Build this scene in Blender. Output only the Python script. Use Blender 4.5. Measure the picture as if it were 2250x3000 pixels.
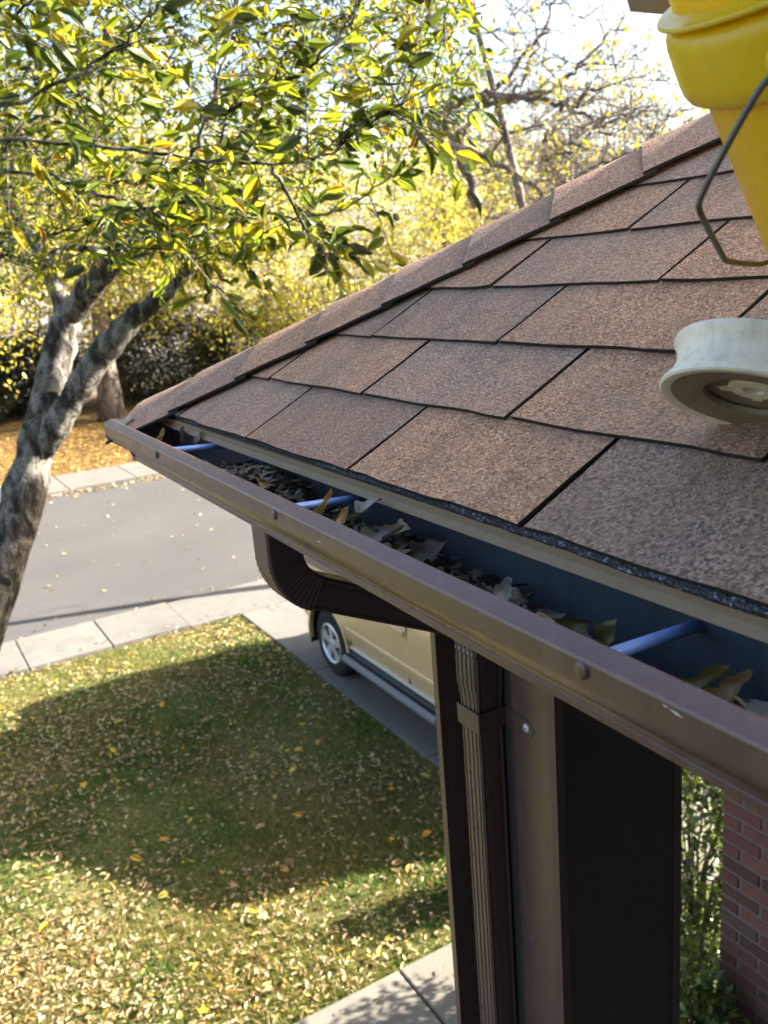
import bpy, math, random
import numpy as np
from mathutils import Vector, Matrix

for o in list(bpy.data.objects): bpy.data.objects.remove(o)
S = bpy.context.scene
COL = S.collection

# ------------------------------------------------------------------ camera
CAM_R = np.array([0.50475, 0.85972, -0.07818])     # right
CAM_D = np.array([0.18896, -0.19840, -0.96173])    # down
CAM_F = np.array([-0.84233, 0.47066, -0.26260])    # forward
CAM_C = np.array([1.18025, -0.45002, 0.21973])
FPX = 2630.47
cam = bpy.data.cameras.new('camera'); camo = bpy.data.objects.new('camera', cam); COL.objects.link(camo)
m = Matrix.Identity(4)
for i in range(3):
    m[i][0] = CAM_R[i]; m[i][1] = -CAM_D[i]; m[i][2] = -CAM_F[i]; m[i][3] = CAM_C[i]
camo.matrix_world = m
cam.sensor_fit = 'HORIZONTAL'; cam.sensor_width = 36; cam.lens = 36 * FPX / 2250
cam.clip_start = 0.02; cam.clip_end = 800
cam.dof.use_dof = True; cam.dof.focus_distance = 0.95; cam.dof.aperture_fstop = 14.0
S.camera = camo

# ------------------------------------------------------------------ sky, sun, exposure
SUN = Vector((0.50, 1.90, 1.0)).normalized()       # towards the sun
EL = math.asin(SUN.z); AZ = math.atan2(SUN.x, SUN.y)
W = bpy.data.worlds.new('World'); S.world = W; W.use_nodes = True
wn = W.node_tree; wn.nodes.clear()
sky = wn.nodes.new('ShaderNodeTexSky'); sky.sky_type = 'NISHITA'; sky.sun_disc = False
sky.sun_elevation = EL; sky.sun_rotation = AZ; sky.air_density = 1.0; sky.dust_density = 3.6; sky.ozone_density = 0.7
bg = wn.nodes.new('ShaderNodeBackground'); bg.inputs[1].default_value = 0.070
wo = wn.nodes.new('ShaderNodeOutputWorld')
wn.links.new(sky.outputs[0], bg.inputs[0]); wn.links.new(bg.outputs[0], wo.inputs[0])
sl = bpy.data.lights.new('sun', 'SUN'); sl.energy = 5.0; sl.angle = math.radians(0.6); sl.color = (1.0, 0.93, 0.82)
so = bpy.data.objects.new('sun', sl); COL.objects.link(so)
so.rotation_euler = SUN.to_track_quat('Z', 'Y').to_euler(); so.location = (10, 30, 30)
S.view_settings.view_transform = 'Standard'; S.view_settings.look = 'None'
S.view_settings.exposure = 2.92; S.view_settings.gamma = 1.0
S.render.engine = 'CYCLES'
try:
    S.cycles.max_bounces = 8; S.cycles.transparent_max_bounces = 8
except Exception: pass

# ------------------------------------------------------------------ helpers
WL = {}
def P(u, v, D):
    q = CAM_R * (u - 1125) / FPX + CAM_D * (v - 1500) / FPX + CAM_F
    return CAM_C + q * D
def meta(o, label=None, cat=None, group=None, kind=None):
    if label: o['label'] = label
    if cat: o['category'] = cat
    if group: o['group'] = group
    if kind: o['kind'] = kind
    return o
def thing(name, label, cat, loc=(0, 0, 0), group=None):
    o = bpy.data.objects.new(name, None); COL.objects.link(o); o.empty_display_size = 0.1
    o.location = loc; WL[o] = np.array(loc, float)
    return meta(o, label, cat, group)
def place(o, wloc, parent=None):
    WL[o] = np.array(wloc, float)
    if parent is not None:
        o.parent = parent; o.location = WL[o] - WL[parent]
    else:
        o.location = WL[o]
    return o
def make_mesh(name, V, F, mats, fm=None, smooth=False, sharp=None):
    me = bpy.data.meshes.new(name)
    V = np.asarray(V, np.float32)
    if isinstance(F, np.ndarray):
        n, k = F.shape
        me.vertices.add(len(V)); me.vertices.foreach_set('co', V.ravel())
        me.loops.add(n * k); me.loops.foreach_set('vertex_index', F.astype(np.int32).ravel())
        me.polygons.add(n); me.polygons.foreach_set('loop_start', np.arange(0, n * k, k, dtype=np.int32))
    else:
        me.from_pydata([tuple(map(float, v)) for v in V], [], F)
    if fm is not None: me.polygons.foreach_set('material_index', np.array(fm, np.int32))
    me.update(calc_edges=True); me.validate()
    for m_ in (mats if isinstance(mats, (list, tuple)) else [mats]): me.materials.append(m_)
    if smooth:
        me.polygons.foreach_set('use_smooth', np.ones(len(me.polygons), bool))
        if sharp: me.set_sharp_from_angle(angle=math.radians(sharp))
    return me
def add_obj(name, me, wloc=(0, 0, 0), parent=None):
    o = bpy.data.objects.new(name, me); COL.objects.link(o)
    return place(o, wloc, parent)
class MB:
    def __init__(s): s.V = []; s.F = []; s.M = []
    def add(s, V, F, mi=0):
        b = len(s.V); s.V.extend([np.asarray(v, float) for v in V])
        for f in F: s.F.append([b + i for i in f]); s.M.append(mi)
    def box(s, a, b, mi=0):
        x0, y0, z0 = a; x1, y1, z1 = b
        V = [(x0,y0,z0),(x1,y0,z0),(x1,y1,z0),(x0,y1,z0),(x0,y0,z1),(x1,y0,z1),(x1,y1,z1),(x0,y1,z1)]
        s.add(V, [(0,3,2,1),(4,5,6,7),(0,1,5,4),(1,2,6,5),(2,3,7,6),(3,0,4,7)], mi)
    def tube(s, pts, rad, n=8, mi=0, cap=True):
        pts = np.asarray(pts, float); k = len(pts)
        rad = np.broadcast_to(np.asarray(rad, float), (k,))
        t = np.gradient(pts, axis=0); t /= np.linalg.norm(t, axis=1)[:, None] + 1e-12
        ref = np.array([0, 0, 1.]) if abs(t[0][2]) < .9 else np.array([1., 0, 0])
        u = np.cross(t[0], ref); u /= np.linalg.norm(u)
        V = []
        for i in range(k):
            u = u - t[i] * (u @ t[i]); u /= np.linalg.norm(u) + 1e-12
            w = np.cross(t[i], u)
            for j in range(n):
                a = 2 * math.pi * j / n
                V.append(pts[i] + rad[i] * (math.cos(a) * u + math.sin(a) * w))
        F = [(i*n+j, i*n+(j+1)%n, (i+1)*n+(j+1)%n, (i+1)*n+j) for i in range(k-1) for j in range(n)]
        if cap: F += [tuple(range(n-1, -1, -1)), tuple(range((k-1)*n, k*n))]
        s.add(V, F, mi)
    def lathe(s, prof, C, ax, n=48, mi=0, closed=False, e1=None):
        ax = np.asarray(ax, float); ax /= np.linalg.norm(ax)
        if e1 is None: e1 = np.cross(ax, [1, 0, 0.01])
        e1 = e1 / np.linalg.norm(e1); e2 = np.cross(ax, e1); C = np.asarray(C, float)
        V = [C + ax*h + r*(math.cos(2*math.pi*j/n)*e1 + math.sin(2*math.pi*j/n)*e2) for r, h in prof for j in range(n)]
        k = len(prof); rng_ = range(k if closed else k-1)
        s.add(V, [(i*n+j, i*n+(j+1)%n, ((i+1)%k)*n+(j+1)%n, ((i+1)%k)*n+j) for i in rng_ for j in range(n)], mi)
    def prism(s, poly, d, mi=0):
        poly = [np.asarray(q, float) for q in poly]; d = np.asarray(d, float); n = len(poly)
        s.add(poly + [q + d for q in poly], [tuple(range(n-1, -1, -1)), tuple(range(n, 2*n))] + [(i, (i+1)%n, (i+1)%n+n, i+n) for i in range(n)], mi)
    def build(s, name, mats, parent=None, smooth=False, sharp=None, bevel=0, loc=None):
        V = np.array(s.V); c = (V.min(0) + V.max(0)) / 2 if loc is None else np.asarray(loc, float)
        me = make_mesh(name, V - c, s.F, mats, s.M, smooth, sharp)
        o = add_obj(name, me, c, parent)
        if bevel:
            b = o.modifiers.new('bevel', 'BEVEL'); b.width = bevel; b.segments = 2; b.limit_method = 'ANGLE'; b.angle_limit = math.radians(40)
        return o

# ------------------------------------------------------------------ materials
def new_mat(name):
    mt = bpy.data.materials.new(name); mt.use_nodes = True
    nt = mt.node_tree; b = nt.nodes['Principled BSDF']
    return mt, nt, b
def nd(nt, t, **kw):
    n = nt.nodes.new(t)
    for k, v in kw.items(): setattr(n, k, v)
    return n
def pos(nt): return nd(nt, 'ShaderNodeNewGeometry').outputs['Position']
def noise(nt, vec, scale, detail=4, rough=0.55, dist=0):
    n = nd(nt, 'ShaderNodeTexNoise'); n.inputs['Scale'].default_value = scale; n.inputs['Detail'].default_value = detail
    n.inputs['Roughness'].default_value = rough; n.inputs['Distortion'].default_value = dist
    nt.links.new(vec, n.inputs['Vector']); return n.outputs['Fac']
def voro(nt, vec, scale, out='Color', feat='F1'):
    n = nd(nt, 'ShaderNodeTexVoronoi'); n.feature = feat; n.inputs['Scale'].default_value = scale
    nt.links.new(vec, n.inputs['Vector']); return n.outputs[out]
def ramp(nt, fac, stops, interp='LINEAR'):
    r = nd(nt, 'ShaderNodeValToRGB'); r.color_ramp.interpolation = interp
    while len(r.color_ramp.elements) < len(stops): r.color_ramp.elements.new(0.5)
    for e, (p, c) in zip(r.color_ramp.elements, stops):
        e.position = p; e.color = (c, c, c, 1) if isinstance(c, (int, float)) else (*c, 1)
    nt.links.new(fac, r.inputs[0]); return r.outputs[0]
def mix(nt, fac, a, b, mode='MIX'):
    n = nd(nt, 'ShaderNodeMix'); n.data_type = 'RGBA'; n.blend_type = mode
    for sock, val in ((n.inputs[0], fac), (n.inputs[6], a), (n.inputs[7], b)):
        if isinstance(val, (int, float)): sock.default_value = val
        elif isinstance(val, tuple): sock.default_value = (*val, 1)
        else: nt.links.new(val, sock)
    return n.outputs[2]
def bump(nt, b, h, strength, dist, chain=None):
    n = nd(nt, 'ShaderNodeBump'); n.inputs['Strength'].default_value = strength; n.inputs['Distance'].default_value = dist
    nt.links.new(h, n.inputs['Height'])
    if chain is not None: nt.links.new(chain, n.inputs['Normal'])
    if b is not None: nt.links.new(n.outputs[0], b.inputs['Normal'])
    return n.outputs[0]
def xform(nt, vec, scale):
    n = nd(nt, 'ShaderNodeMapping'); n.inputs['Scale'].default_value = scale; nt.links.new(vec, n.inputs[0]); return n.outputs[0]

def paint(name, col, rough=0.4, var=0.12, dirt=0.25, dirtcol=(0.10, 0.085, 0.07), metallic=0.0, bmp=0.08, spec=0.5, sc=9.0, coat=0):
    mt, nt, b = new_mat(name); p = pos(nt)
    n1 = noise(nt, p, sc, 5); n2 = noise(nt, p, sc * 6, 4, 0.7)
    c = mix(nt, ramp(nt, n1, [(0.3, 0.0), (0.75, 1.0)]), tuple(x * (1 - var) for x in col), tuple(min(1, x * (1 + var)) for x in col))
    c = mix(nt, ramp(nt, n2, [(0.5, 0.0), (0.8, dirt)]), c, dirtcol)
    stk = noise(nt, xform(nt, p, (1, 1, 0.08)), 55.0, 5, 0.7)
    c = mix(nt, ramp(nt, stk, [(0.52, 0.0), (0.80, dirt * 1.6)]), c, dirtcol)
    nt.links.new(c, b.inputs['Base Color'])
    nt.links.new(ramp(nt, n2, [(0.2, max(0.05, rough - 0.1)), (0.8, min(1, rough + 0.15))]), b.inputs['Roughness'])
    b.inputs['Metallic'].default_value = metallic; b.inputs['Specular IOR Level'].default_value = spec
    b.inputs['Coat Weight'].default_value = coat; b.inputs['Coat Roughness'].default_value = 0.12
    bump(nt, b, noise(nt, p, sc * 3, 4), bmp, 0.004)
    return mt

def shingle_mat(name, k=1.0, dark=False, grey=0.0):
    mt, nt, b = new_mat(name); p = pos(nt)
    v = voro(nt, p, 430.0, 'Color'); sep = nd(nt, 'ShaderNodeSeparateColor'); nt.links.new(v, sep.inputs[0])
    if dark:
        g = ramp(nt, sep.outputs[0], [(0.0, (0.012, 0.012, 0.013)), (0.6, (0.035, 0.036, 0.04)), (0.92, (0.07, 0.075, 0.085)), (1.0, (0.35, 0.36, 0.38))])
        nt.links.new(g, b.inputs['Base Color']); b.inputs['Roughness'].default_value = 0.65
        bump(nt, b, voro(nt, p, 420.0, 'Distance'), 0.8, 0.002)
        return mt
    warm = ramp(nt, sep.outputs[0], [(0.0, (0.085*k, 0.045*k, 0.028*k)), (0.22, (0.19*k, 0.104*k, 0.060*k)), (0.6, (0.28*k, 0.158*k, 0.093*k)), (0.85, (0.335*k, 0.20*k, 0.122*k)), (1.0, (0.42*k, 0.285*k, 0.19*k))])
    cool = ramp(nt, sep.outputs[1], [(0.0, (0.065*k, 0.048*k, 0.040*k)), (0.4, (0.165*k, 0.115*k, 0.088*k)), (0.75, (0.25*k, 0.170*k, 0.125*k)), (1.0, (0.33*k, 0.25*k, 0.20*k))])
    oi = nd(nt, 'ShaderNodeObjectInfo')
    blot = noise(nt, p, 11.0, 5, 0.6)
    add = nd(nt, 'ShaderNodeMath'); add.operation = 'MULTIPLY_ADD'
    nt.links.new(oi.outputs['Random'], add.inputs[0]); add.inputs[1].default_value = 0.42; nt.links.new(blot, add.inputs[2])
    fac = ramp(nt, add.outputs[0], [(0.55, 0.0), (1.05, 1.0)])
    c = mix(nt, fac, warm, cool)
    wn2 = nd(nt, 'ShaderNodeTexWhiteNoise'); wn2.noise_dimensions = '1D'; nt.links.new(oi.outputs['Random'], wn2.inputs['W'])
    c = mix(nt, 1.0, c, ramp(nt, wn2.outputs['Value'], [(0.0, (.78, .76, .75)), (0.5, (.95, .93, .92)), (1.0, (1.0, .97, .93))]), 'MULTIPLY')
    # smears of wear and grime with their own shape
    st = noise(nt, xform(nt, p, (7.0, 2.2, 2.2)), 3.0, 6, 0.65)
    c = mix(nt, ramp(nt, st, [(0.46, 0.0), (0.75, 0.45)]), c, (0.075, 0.058, 0.05))
    nt.links.new(c, b.inputs['Base Color']); b.inputs['Roughness'].default_value = 0.78; b.inputs['Specular IOR Level'].default_value = 0.38
    h1 = bump(nt, None, noise(nt, p, 26.0, 3), 0.35, 0.006)
    bump(nt, b, voro(nt, p, 430.0, 'Distance'), 0.5, 0.0024, h1)
    return mt

def leaf_mat(name, stops, trans=0.45, rnd='island', gloss=0.5, rough=0.38):
    mt, nt, b = new_mat(name)
    src = nd(nt, 'ShaderNodeNewGeometry').outputs['Random Per Island'] if rnd == 'island' else nd(nt, 'ShaderNodeObjectInfo').outputs['Random']
    c = ramp(nt, src, stops)
    c = mix(nt, ramp(nt, noise(nt, pos(nt), 60.0, 3), [(0.35, 0.0), (0.75, 0.35)]), c, (0.16, 0.10, 0.03), 'MIX')
    nt.links.new(c, b.inputs['Base Color']); b.inputs['Roughness'].default_value = rough; b.inputs['Specular IOR Level'].default_value = gloss
    tr = nd(nt, 'ShaderNodeBsdfTranslucent')
    tc = mix(nt, 1.0, c, (1.0, 0.97, 0.5), 'MULTIPLY'); nt.links.new(tc, tr.inputs[0])
    ms = nd(nt, 'ShaderNodeMixShader'); ms.inputs[0].default_value = trans
    nt.links.new(b.outputs[0], ms.inputs[1]); nt.links.new(tr.outputs[0], ms.inputs[2])
    nt.links.new(ms.outputs[0], nt.nodes['Material Output'].inputs[0])
    return mt

def bark_mat(name, light=(0.30, 0.285, 0.255), dark=(0.045, 0.038, 0.032), sc=9.0, str_=0.9):
    mt, nt, b = new_mat(name); p = pos(nt)
    n1 = noise(nt, xform(nt, p, (1, 1, 0.45)), sc, 7, 0.62, 0.6); n2 = noise(nt, p, sc * 5, 6, 0.75)
    c = ramp(nt, n1, [(0.42, dark), (0.485, tuple((a + 2*d) / 3 for a, d in zip(light, dark))), (0.56, light), (0.8, tuple(min(1, x * 1.45) for x in light))])
    c = mix(nt, ramp(nt, n2, [(0.42, 0.0), (0.62, 0.75)]), c, dark)
    nt.links.new(c, b.inputs['Base Color']); b.inputs['Roughness'].default_value = 0.9; b.inputs['Specular IOR Level'].default_value = 0.2
    h = bump(nt, None, n1, str_, 0.03); bump(nt, b, n2, 0.6, 0.008, h)
    return mt

def concrete_mat(name, col=(0.155, 0.144, 0.128)):
    mt, nt, b = new_mat(name); p = pos(nt)
    n1 = noise(nt, p, 1.6, 6, 0.6); n2 = noise(nt, p, 70.0, 4, 0.7)
    c = ramp(nt, n1, [(0.25, tuple(x*0.78 for x in col)), (0.5, col), (0.8, tuple(min(1, x*1.1) for x in col))])
    c = mix(nt, ramp(nt, n2, [(0.35, 0.35), (0.6, 0.0)]), c, tuple(x*0.55 for x in col))
    c = mix(nt, ramp(nt, noise(nt, p, 5.5, 7, 0.7), [(0.50, 0.0), (0.72, 0.5)]), c, tuple(x*0.5 for x in col))
    oi = nd(nt, 'ShaderNodeObjectInfo')
    c = mix(nt, 0.5, c, mix(nt, 1.0, c, ramp(nt, oi.outputs['Random'], [(0.0, 0.78), (1.0, 1.0)]), 'MULTIPLY'))
    nt.links.new(c, b.inputs['Base Color']); b.inputs['Roughness'].default_value = 0.88; b.inputs['Specular IOR Level'].default_value = 0.25
    bump(nt, b, n2, 0.35, 0.004)
    return mt

MAT = {}
MAT['shingle'] = shingle_mat('shingle_granules', 1.50); MAT['shingle_dark'] = shingle_mat('asphalt_edge', dark=True)
MAT['brown'] = paint('brown_aluminium', (0.115, 0.063, 0.055), 0.30, 0.14, 0.22, (0.21, 0.165, 0.14), bmp=0.05, spec=0.55)
MAT['brown_dark'] = paint('brown_downspout', (0.098, 0.057, 0.053), 0.38, 0.12, 0.2, (0.15, 0.115, 0.10), bmp=0.05)
MAT['post_shade'] = paint('shaded_brown_paint', (0.050, 0.045, 0.046), 0.5, 0.12, 0.2, (0.06, 0.05, 0.045), bmp=0.05)  # post core: the porch's deep shade is put into this colour
MAT['edge'] = paint('shingle_edge', (0.014, 0.011, 0.010), 0.85, 0.2, 0.2, (0.03, 0.022, 0.018), bmp=0.2, sc=60)
MAT['trough'] = paint('gutter_inside', (0.058, 0.074, 0.094), 0.42, 0.2, 0.5, (0.03, 0.026, 0.022), bmp=0.1, spec=0.5)
MAT['drip'] = paint('tan_drip_edge', (0.23, 0.155, 0.085), 0.62, 0.08, 0.15, (0.12, 0.10, 0.08), bmp=0.04)
MAT['ferrule'] = paint('bluish_aluminium', (0.155, 0.27, 0.60), 0.5, 0.08, 0.3, (0.12, 0.13, 0.16), metallic=0.15, bmp=0.05)
MAT['screw'] = paint('zinc_screw', (0.62, 0.63, 0.66), 0.4, 0.05, 0.2, metallic=0.3)
MAT['black'] = paint('black_rubber', (0.007, 0.007, 0.0075), 0.9, 0.2, 0.2, (0.014, 0.013, 0.012), bmp=0.1, sc=20)
MAT['hole'] = paint('dark_recess', (0.006, 0.006, 0.007), 0.8, 0.1, 0.0)
MAT['concrete'] = concrete_mat('concrete'); MAT['concrete_walk'] = concrete_mat('walk_concrete', (0.175, 0.160, 0.132))
MAT['mortar'] = concrete_mat('mortar', (0.21, 0.160, 0.140))
MAT['white'] = paint('white_paint', (0.72, 0.70, 0.66), 0.5, 0.06, 0.2, (0.35, 0.33, 0.30))

# ------------------------------------------------------------------ frame of the roof plane
PITCH = 0.5552; CS = 1 / math.hypot(1, PITCH); SN = PITCH * CS
EXPO = 0.1231; TAB = 0.305; XC = -0.53; ZG = -4.0
def R(x, s, h): return np.array([x, s * CS - h * SN, s * SN + h * CS])
rng = np.random.default_rng(7); random.seed(7)

# ================================================================== THE SETTING
def ground_mat():
    mt, nt, b = new_mat('lawn_soil'); p = pos(nt)
    a = noise(nt, p, 0.55, 5, 0.6); f = noise(nt, p, 24.0, 5, 0.75)
    c = ramp(nt, f, [(0.30, (0.06, 0.05, 0.02)), (0.48, (0.13, 0.125, 0.04)), (0.6, (0.22, 0.17, 0.075)), (0.78, (0.32, 0.23, 0.10))])
    g = ramp(nt, f, [(0.30, (0.04, 0.052, 0.014)), (0.55, (0.11, 0.135, 0.032)), (0.8, (0.24, 0.22, 0.075))])
    nt.links.new(mix(nt, ramp(nt, a, [(0.4, 0.0), (0.62, 1.0)]), c, g), b.inputs['Base Color'])
    sx = nd(nt, 'ShaderNodeSeparateXYZ'); nt.links.new(p, sx.inputs[0])
    wood = ramp(nt, noise(nt, p, 1.3, 6, .7), [(.3, (.07, .06, .058)), (.5, (.20, .172, .165)), (.7, (.32, .28, .265))])
    lit_ = ramp(nt, noise(nt, p, 9.0, 6, .75), [(.3, (.05, .032, .015)), (.5, (.16, .10, .04)), (.7, (.30, .18, .06))])
    mid = nd(nt, 'ShaderNodeMapRange'); mid.inputs[1].default_value = -19.5; mid.inputs[2].default_value = -20.5; nt.links.new(sx.outputs[0], mid.inputs[0])
    far = nd(nt, 'ShaderNodeMapRange'); far.inputs[1].default_value = -34.0; far.inputs[2].default_value = -44.0; nt.links.new(sx.outputs[0], far.inputs[0])
    base = b.inputs['Base Color'].links[0].from_socket
    nt.links.new(mix(nt, far.outputs[0], mix(nt, mid.outputs[0], base, lit_), wood), b.inputs['Base Color'])
    b.inputs['Roughness'].default_value = 0.95; b.inputs['Specular IOR Level'].default_value = 0.1
    bump(nt, b, f, 0.8, 0.05)
    return mt
MAT['ground'] = ground_mat()
# one sheet, flat by the house and rising into a wooded slope far across the street
nx, ny = 120, 90
gx = np.linspace(-260, 90, nx); gy = np.linspace(-150, 190, ny)
X, Y = np.meshgrid(gx, gy, indexing='ij')
rise = np.clip((-X - 44) / 60, 0, 1) ** 1.3 * 9.0 + np.clip((Y - 45) / 80, 0, 1) ** 1.4 * 10
Z = ZG - 0.03 + rise * (1 + 0.12 * np.sin(Y * 0.11 + X * 0.05))
idx = np.arange(nx * ny).reshape(nx, ny)
Fq = np.stack([idx[:-1, :-1], idx[1:, :-1], idx[1:, 1:], idx[:-1, 1:]], -1).reshape(-1, 4)
g = add_obj('ground', make_mesh('ground', np.stack([X, Y, Z], -1).reshape(-1, 3), Fq, MAT['ground'], smooth=True))
meta(g, 'lawn ground sheet under street, driveway and far wooded slope', kind='structure')

# street
mt, nt, b = new_mat('asphalt'); p = pos(nt)
n1 = noise(nt, p, 0.5, 6, 0.6); n2 = noise(nt, p, 110.0, 3, 0.7); n3 = noise(nt, xform(nt, p, (1.2, 0.25, 1)), 0.9, 5, 0.6); sp = noise(nt, p, 3.4, 6, 0.72)
c = ramp(nt, n1, [(0.3, (0.046, 0.043, 0.041)), (0.7, (0.062, 0.057, 0.054))])
c = mix(nt, ramp(nt, n3, [(0.5, 0.0), (0.75, 0.35)]), c, (0.080, 0.073, 0.068))
c = mix(nt, ramp(nt, n2, [(0.4, 0.25), (0.65, 0.0)]), c, (0.05, 0.05, 0.05))
c = mix(nt, ramp(nt, sp, [(0.68, 0.0), (0.74, 0.45)]), c, (0.13, 0.12, 0.11))
wv = nd(nt, 'ShaderNodeVectorMath'); wv.operation = 'MULTIPLY_ADD'; wn_ = nd(nt, 'ShaderNodeTexNoise'); wn_.inputs['Scale'].default_value = 1.1; wn_.inputs['Detail'].default_value = 5; nt.links.new(p, wn_.inputs['Vector'])
nt.links.new(wn_.outputs['Color'], wv.inputs[0]); wv.inputs[1].default_value = (1.6, 1.6, 0); nt.links.new(p, wv.inputs[2])
ck = voro(nt, wv.outputs[0], 0.34, 'Distance', 'DISTANCE_TO_EDGE')
c = mix(nt, ramp(nt, ck, [(0.0, 0.30), (0.005, 0.2), (0.010, 0.0)]), c, (0.03, 0.028, 0.027))
st_ = noise(nt, xform(nt, p, (1.0, 0.35, 1)), 2.2, 6, 0.7)
c = mix(nt, ramp(nt, st_, [(0.55, 0.0), (0.72, 0.4)]), c, (0.045, 0.043, 0.042))
nt.links.new(c, b.inputs['Base Color']); b.inputs['Roughness'].default_value = 0.85; bump(nt, b, n2, 0.4, 0.004); MAT['asphalt'] = mt
mb = MB(); mb.box((-19.1, -70, ZG - 0.3), (-10.5, 90, ZG - 0.012)); o = mb.build('street', MAT['asphalt']); meta(o, 'grey asphalt street crossing behind the lawn', kind='structure')

def slab_run(name, label, x0, x1, ys, ztop, matk, gap=0.012, bev=0.012):
    """a run of cast slabs along Y, each slab a part of the run"""
    mb = MB(); mb.box((x0 + .01, ys[0], ZG - 0.2), (x1 - .01, ys[-1], ztop - 0.02)); base = mb.build(name, MAT['hole' if False else matk]); meta(base, label, kind='structure')
    proto = {}
    for a, b_ in zip(ys[:-1], ys[1:]):
        k = round(b_ - a, 3)
        if k not in proto:
            q = MB(); q.box((-(x1-x0)/2, -(k-gap)/2, -0.1), ((x1-x0)/2, (k-gap)/2, 0)); tmp = make_mesh('slab', q.V, q.F, MAT[matk]); proto[k] = tmp
        o = add_obj('slab', proto[k], ((x0+x1)/2, (a+b_)/2, ztop + random.uniform(-.002, .002)), base)
        bv = o.modifiers.new('bevel', 'BEVEL'); bv.width = bev; bv.segments = 2
    return base
ysn = [1.54 + 0.98 * k for k in range(-9, 2)]
slab_run('near_curb', 'pale concrete curb walk of slabs edging the near lawn', -10.48, -9.43, ysn, ZG + 0.035, 'concrete')
slab_run('apron_curb', 'pale concrete curb crossing the driveway mouth', -10.48, -9.43, [ysn[-1] + 1.62 * k for k in range(0, 6)], ZG + 0.012, 'concrete')
slab_run('far_curb', 'bright sunlit concrete curb walk on the far side of the street', -20.9, -19.1, [-30 + 1.5 * k for k in range(0, 42)], ZG + 0.05, 'concrete')
# driveway: panels along X
mb = MB(); mb.box((-9.42, 3.21, ZG - 0.2), (-2.4, 6.69, ZG - 0.02)); dr = mb.build('driveway', MAT['concrete']); meta(dr, 'pale concrete driveway of broad panels under the gold car', kind='structure')
xs = [-9.42, -7.2, -4.93, -2.4]
for a, b_ in zip(xs[:-1], xs[1:]):
    for c0, c1 in ((3.2, 4.95), (4.95, 6.7)):
        q = MB(); q.box((a + .006, c0 + .006, ZG - 0.08), (b_ - .006, c1 - .006, ZG + 0.006)); q.build('slab', MAT['concrete'], dr, bevel=0.01)
# front walk
mb = MB(); mb.box((-2.93, -1.5, ZG - 0.2), (-1.72, 3.18, ZG - 0.02)); fw = mb.build('front_walk', MAT['concrete_walk']); meta(fw, 'concrete front walk of square slabs below the porch', kind='structure')
for a, b_ in ((-1.5, -0.55), (-0.55, 0.55), (0.55, 1.69), (1.69, 3.18)):
    q = MB(); q.box((-2.94, a + .007, ZG - 0.08), (-1.71, b_ - .007, ZG + 0.012)); q.build('slab', MAT['concrete_walk'], fw, bevel=0.01)
mb = MB(); mb.box((-1.69, -0.2, ZG - 0.2), (0.6, 2.45, ZG + 0.008)); o = mb.build('porch_floor', MAT['concrete_walk']); meta(o, 'concrete porch floor in the shade under the roof', kind='structure')

# ================================================================== HIP ROOF
roof = thing('hip_roof', 'low hip roof of brown three-tab asphalt shingles beside the gutter', 'roof', (XC, 0, 0))
def clip_hip(poly, xc):
    """keep the part of a roof-plane polygon (x, s) on the near side of the hip line x - s*CS >= xc"""
    out = []
    f = lambda q: q[0] - q[1] * CS - xc
    for i in range(len(poly)):
        a, b_ = poly[i], poly[(i + 1) % len(poly)]
        fa, fb = f(a), f(b_)
        if fa >= 0: out.append(a)
        if fa * fb < 0:
            t = fa / (fa - fb); out.append((a[0] + t * (b_[0] - a[0]), a[1] + t * (b_[1] - a[1])))
    return out
def shingle(mb, x0, x1, i, rs, wob=0.0012):
    s0 = i * EXPO; s1 = (i + 1) * EXPO + 0.012
    T = 0.0045 + rs.uniform(-0.0007, 0.0009); nseg = 9
    bot = [(x0 + (x1 - x0) * k / nseg, s0 + rs.normal(0, wob * 0.55) + 0.0012 * math.sin(k * 1.1 + i)) for k in range(nseg + 1)]
    top = [(x1 + rs.uniform(-wob, wob), s1), (x0 + rs.uniform(-wob, wob), s1)]
    right = [(x1 + rs.normal(0, wob * .5), s0 + (s1 - s0) * k / 4) for k in (1, 2, 3)]
    left = [(x0 + rs.normal(0, wob * .5), s0 + (s1 - s0) * k / 4) for k in (3, 2, 1)]
    poly = clip_hip(bot + right + top + left, XC + 0.02)
    if len(poly) < 3: return False
    curl = rs.uniform(0, 0.0012)
    def htop(q):
        u = (q[1] - s0) / EXPO
        e = min(abs(q[0] - x0), abs(q[0] - x1))
        return T * (1 - u) + curl * max(0, 1 - u * 3) * math.exp(-e / 0.03)
    n = len(poly)
    V = [R(q[0], q[1], htop(q)) for q in poly] + [R(q[0], q[1], htop(q) - 0.0042) for q in poly]
    F = [tuple(range(n)), tuple(range(2 * n - 1, n - 1, -1))] + [(i_, i_ + n, (i_ + 1) % n + n, (i_ + 1) % n) for i_ in range(n)]
    mb.add(V, F[:2], 0); b0 = len(mb.V) - 2 * n
    for f_ in F[2:]: mb.F.append([b0 + q for q in f_]); mb.M.append(1)
    return True
rest = MB(); rs = np.random.default_rng(3)
GAP = 0.0066
for i in range(0, 17):
    off = 0.0 if i % 2 == 0 else -TAB / 2
    for k in range(-3, 16):
        x0 = off + k * TAB + GAP / 2 * (1 if True else 0) + rs.uniform(-.0012, .0012); x1 = off + (k + 1) * TAB - GAP / 2
        if x1 < XC + i * EXPO * CS: continue
        near = (x0 < 1.5 and i < 9)
        mb = MB() if near else rest
        if shingle(mb, x0, x1, i, rs, 0.0012) and near:
            mb.build('shingle', [MAT['shingle'], MAT['edge']], roof)
o = rest.build('outer_shingles', [MAT['shingle'], MAT['edge']], roof); meta(o, kind='stuff')
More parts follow.
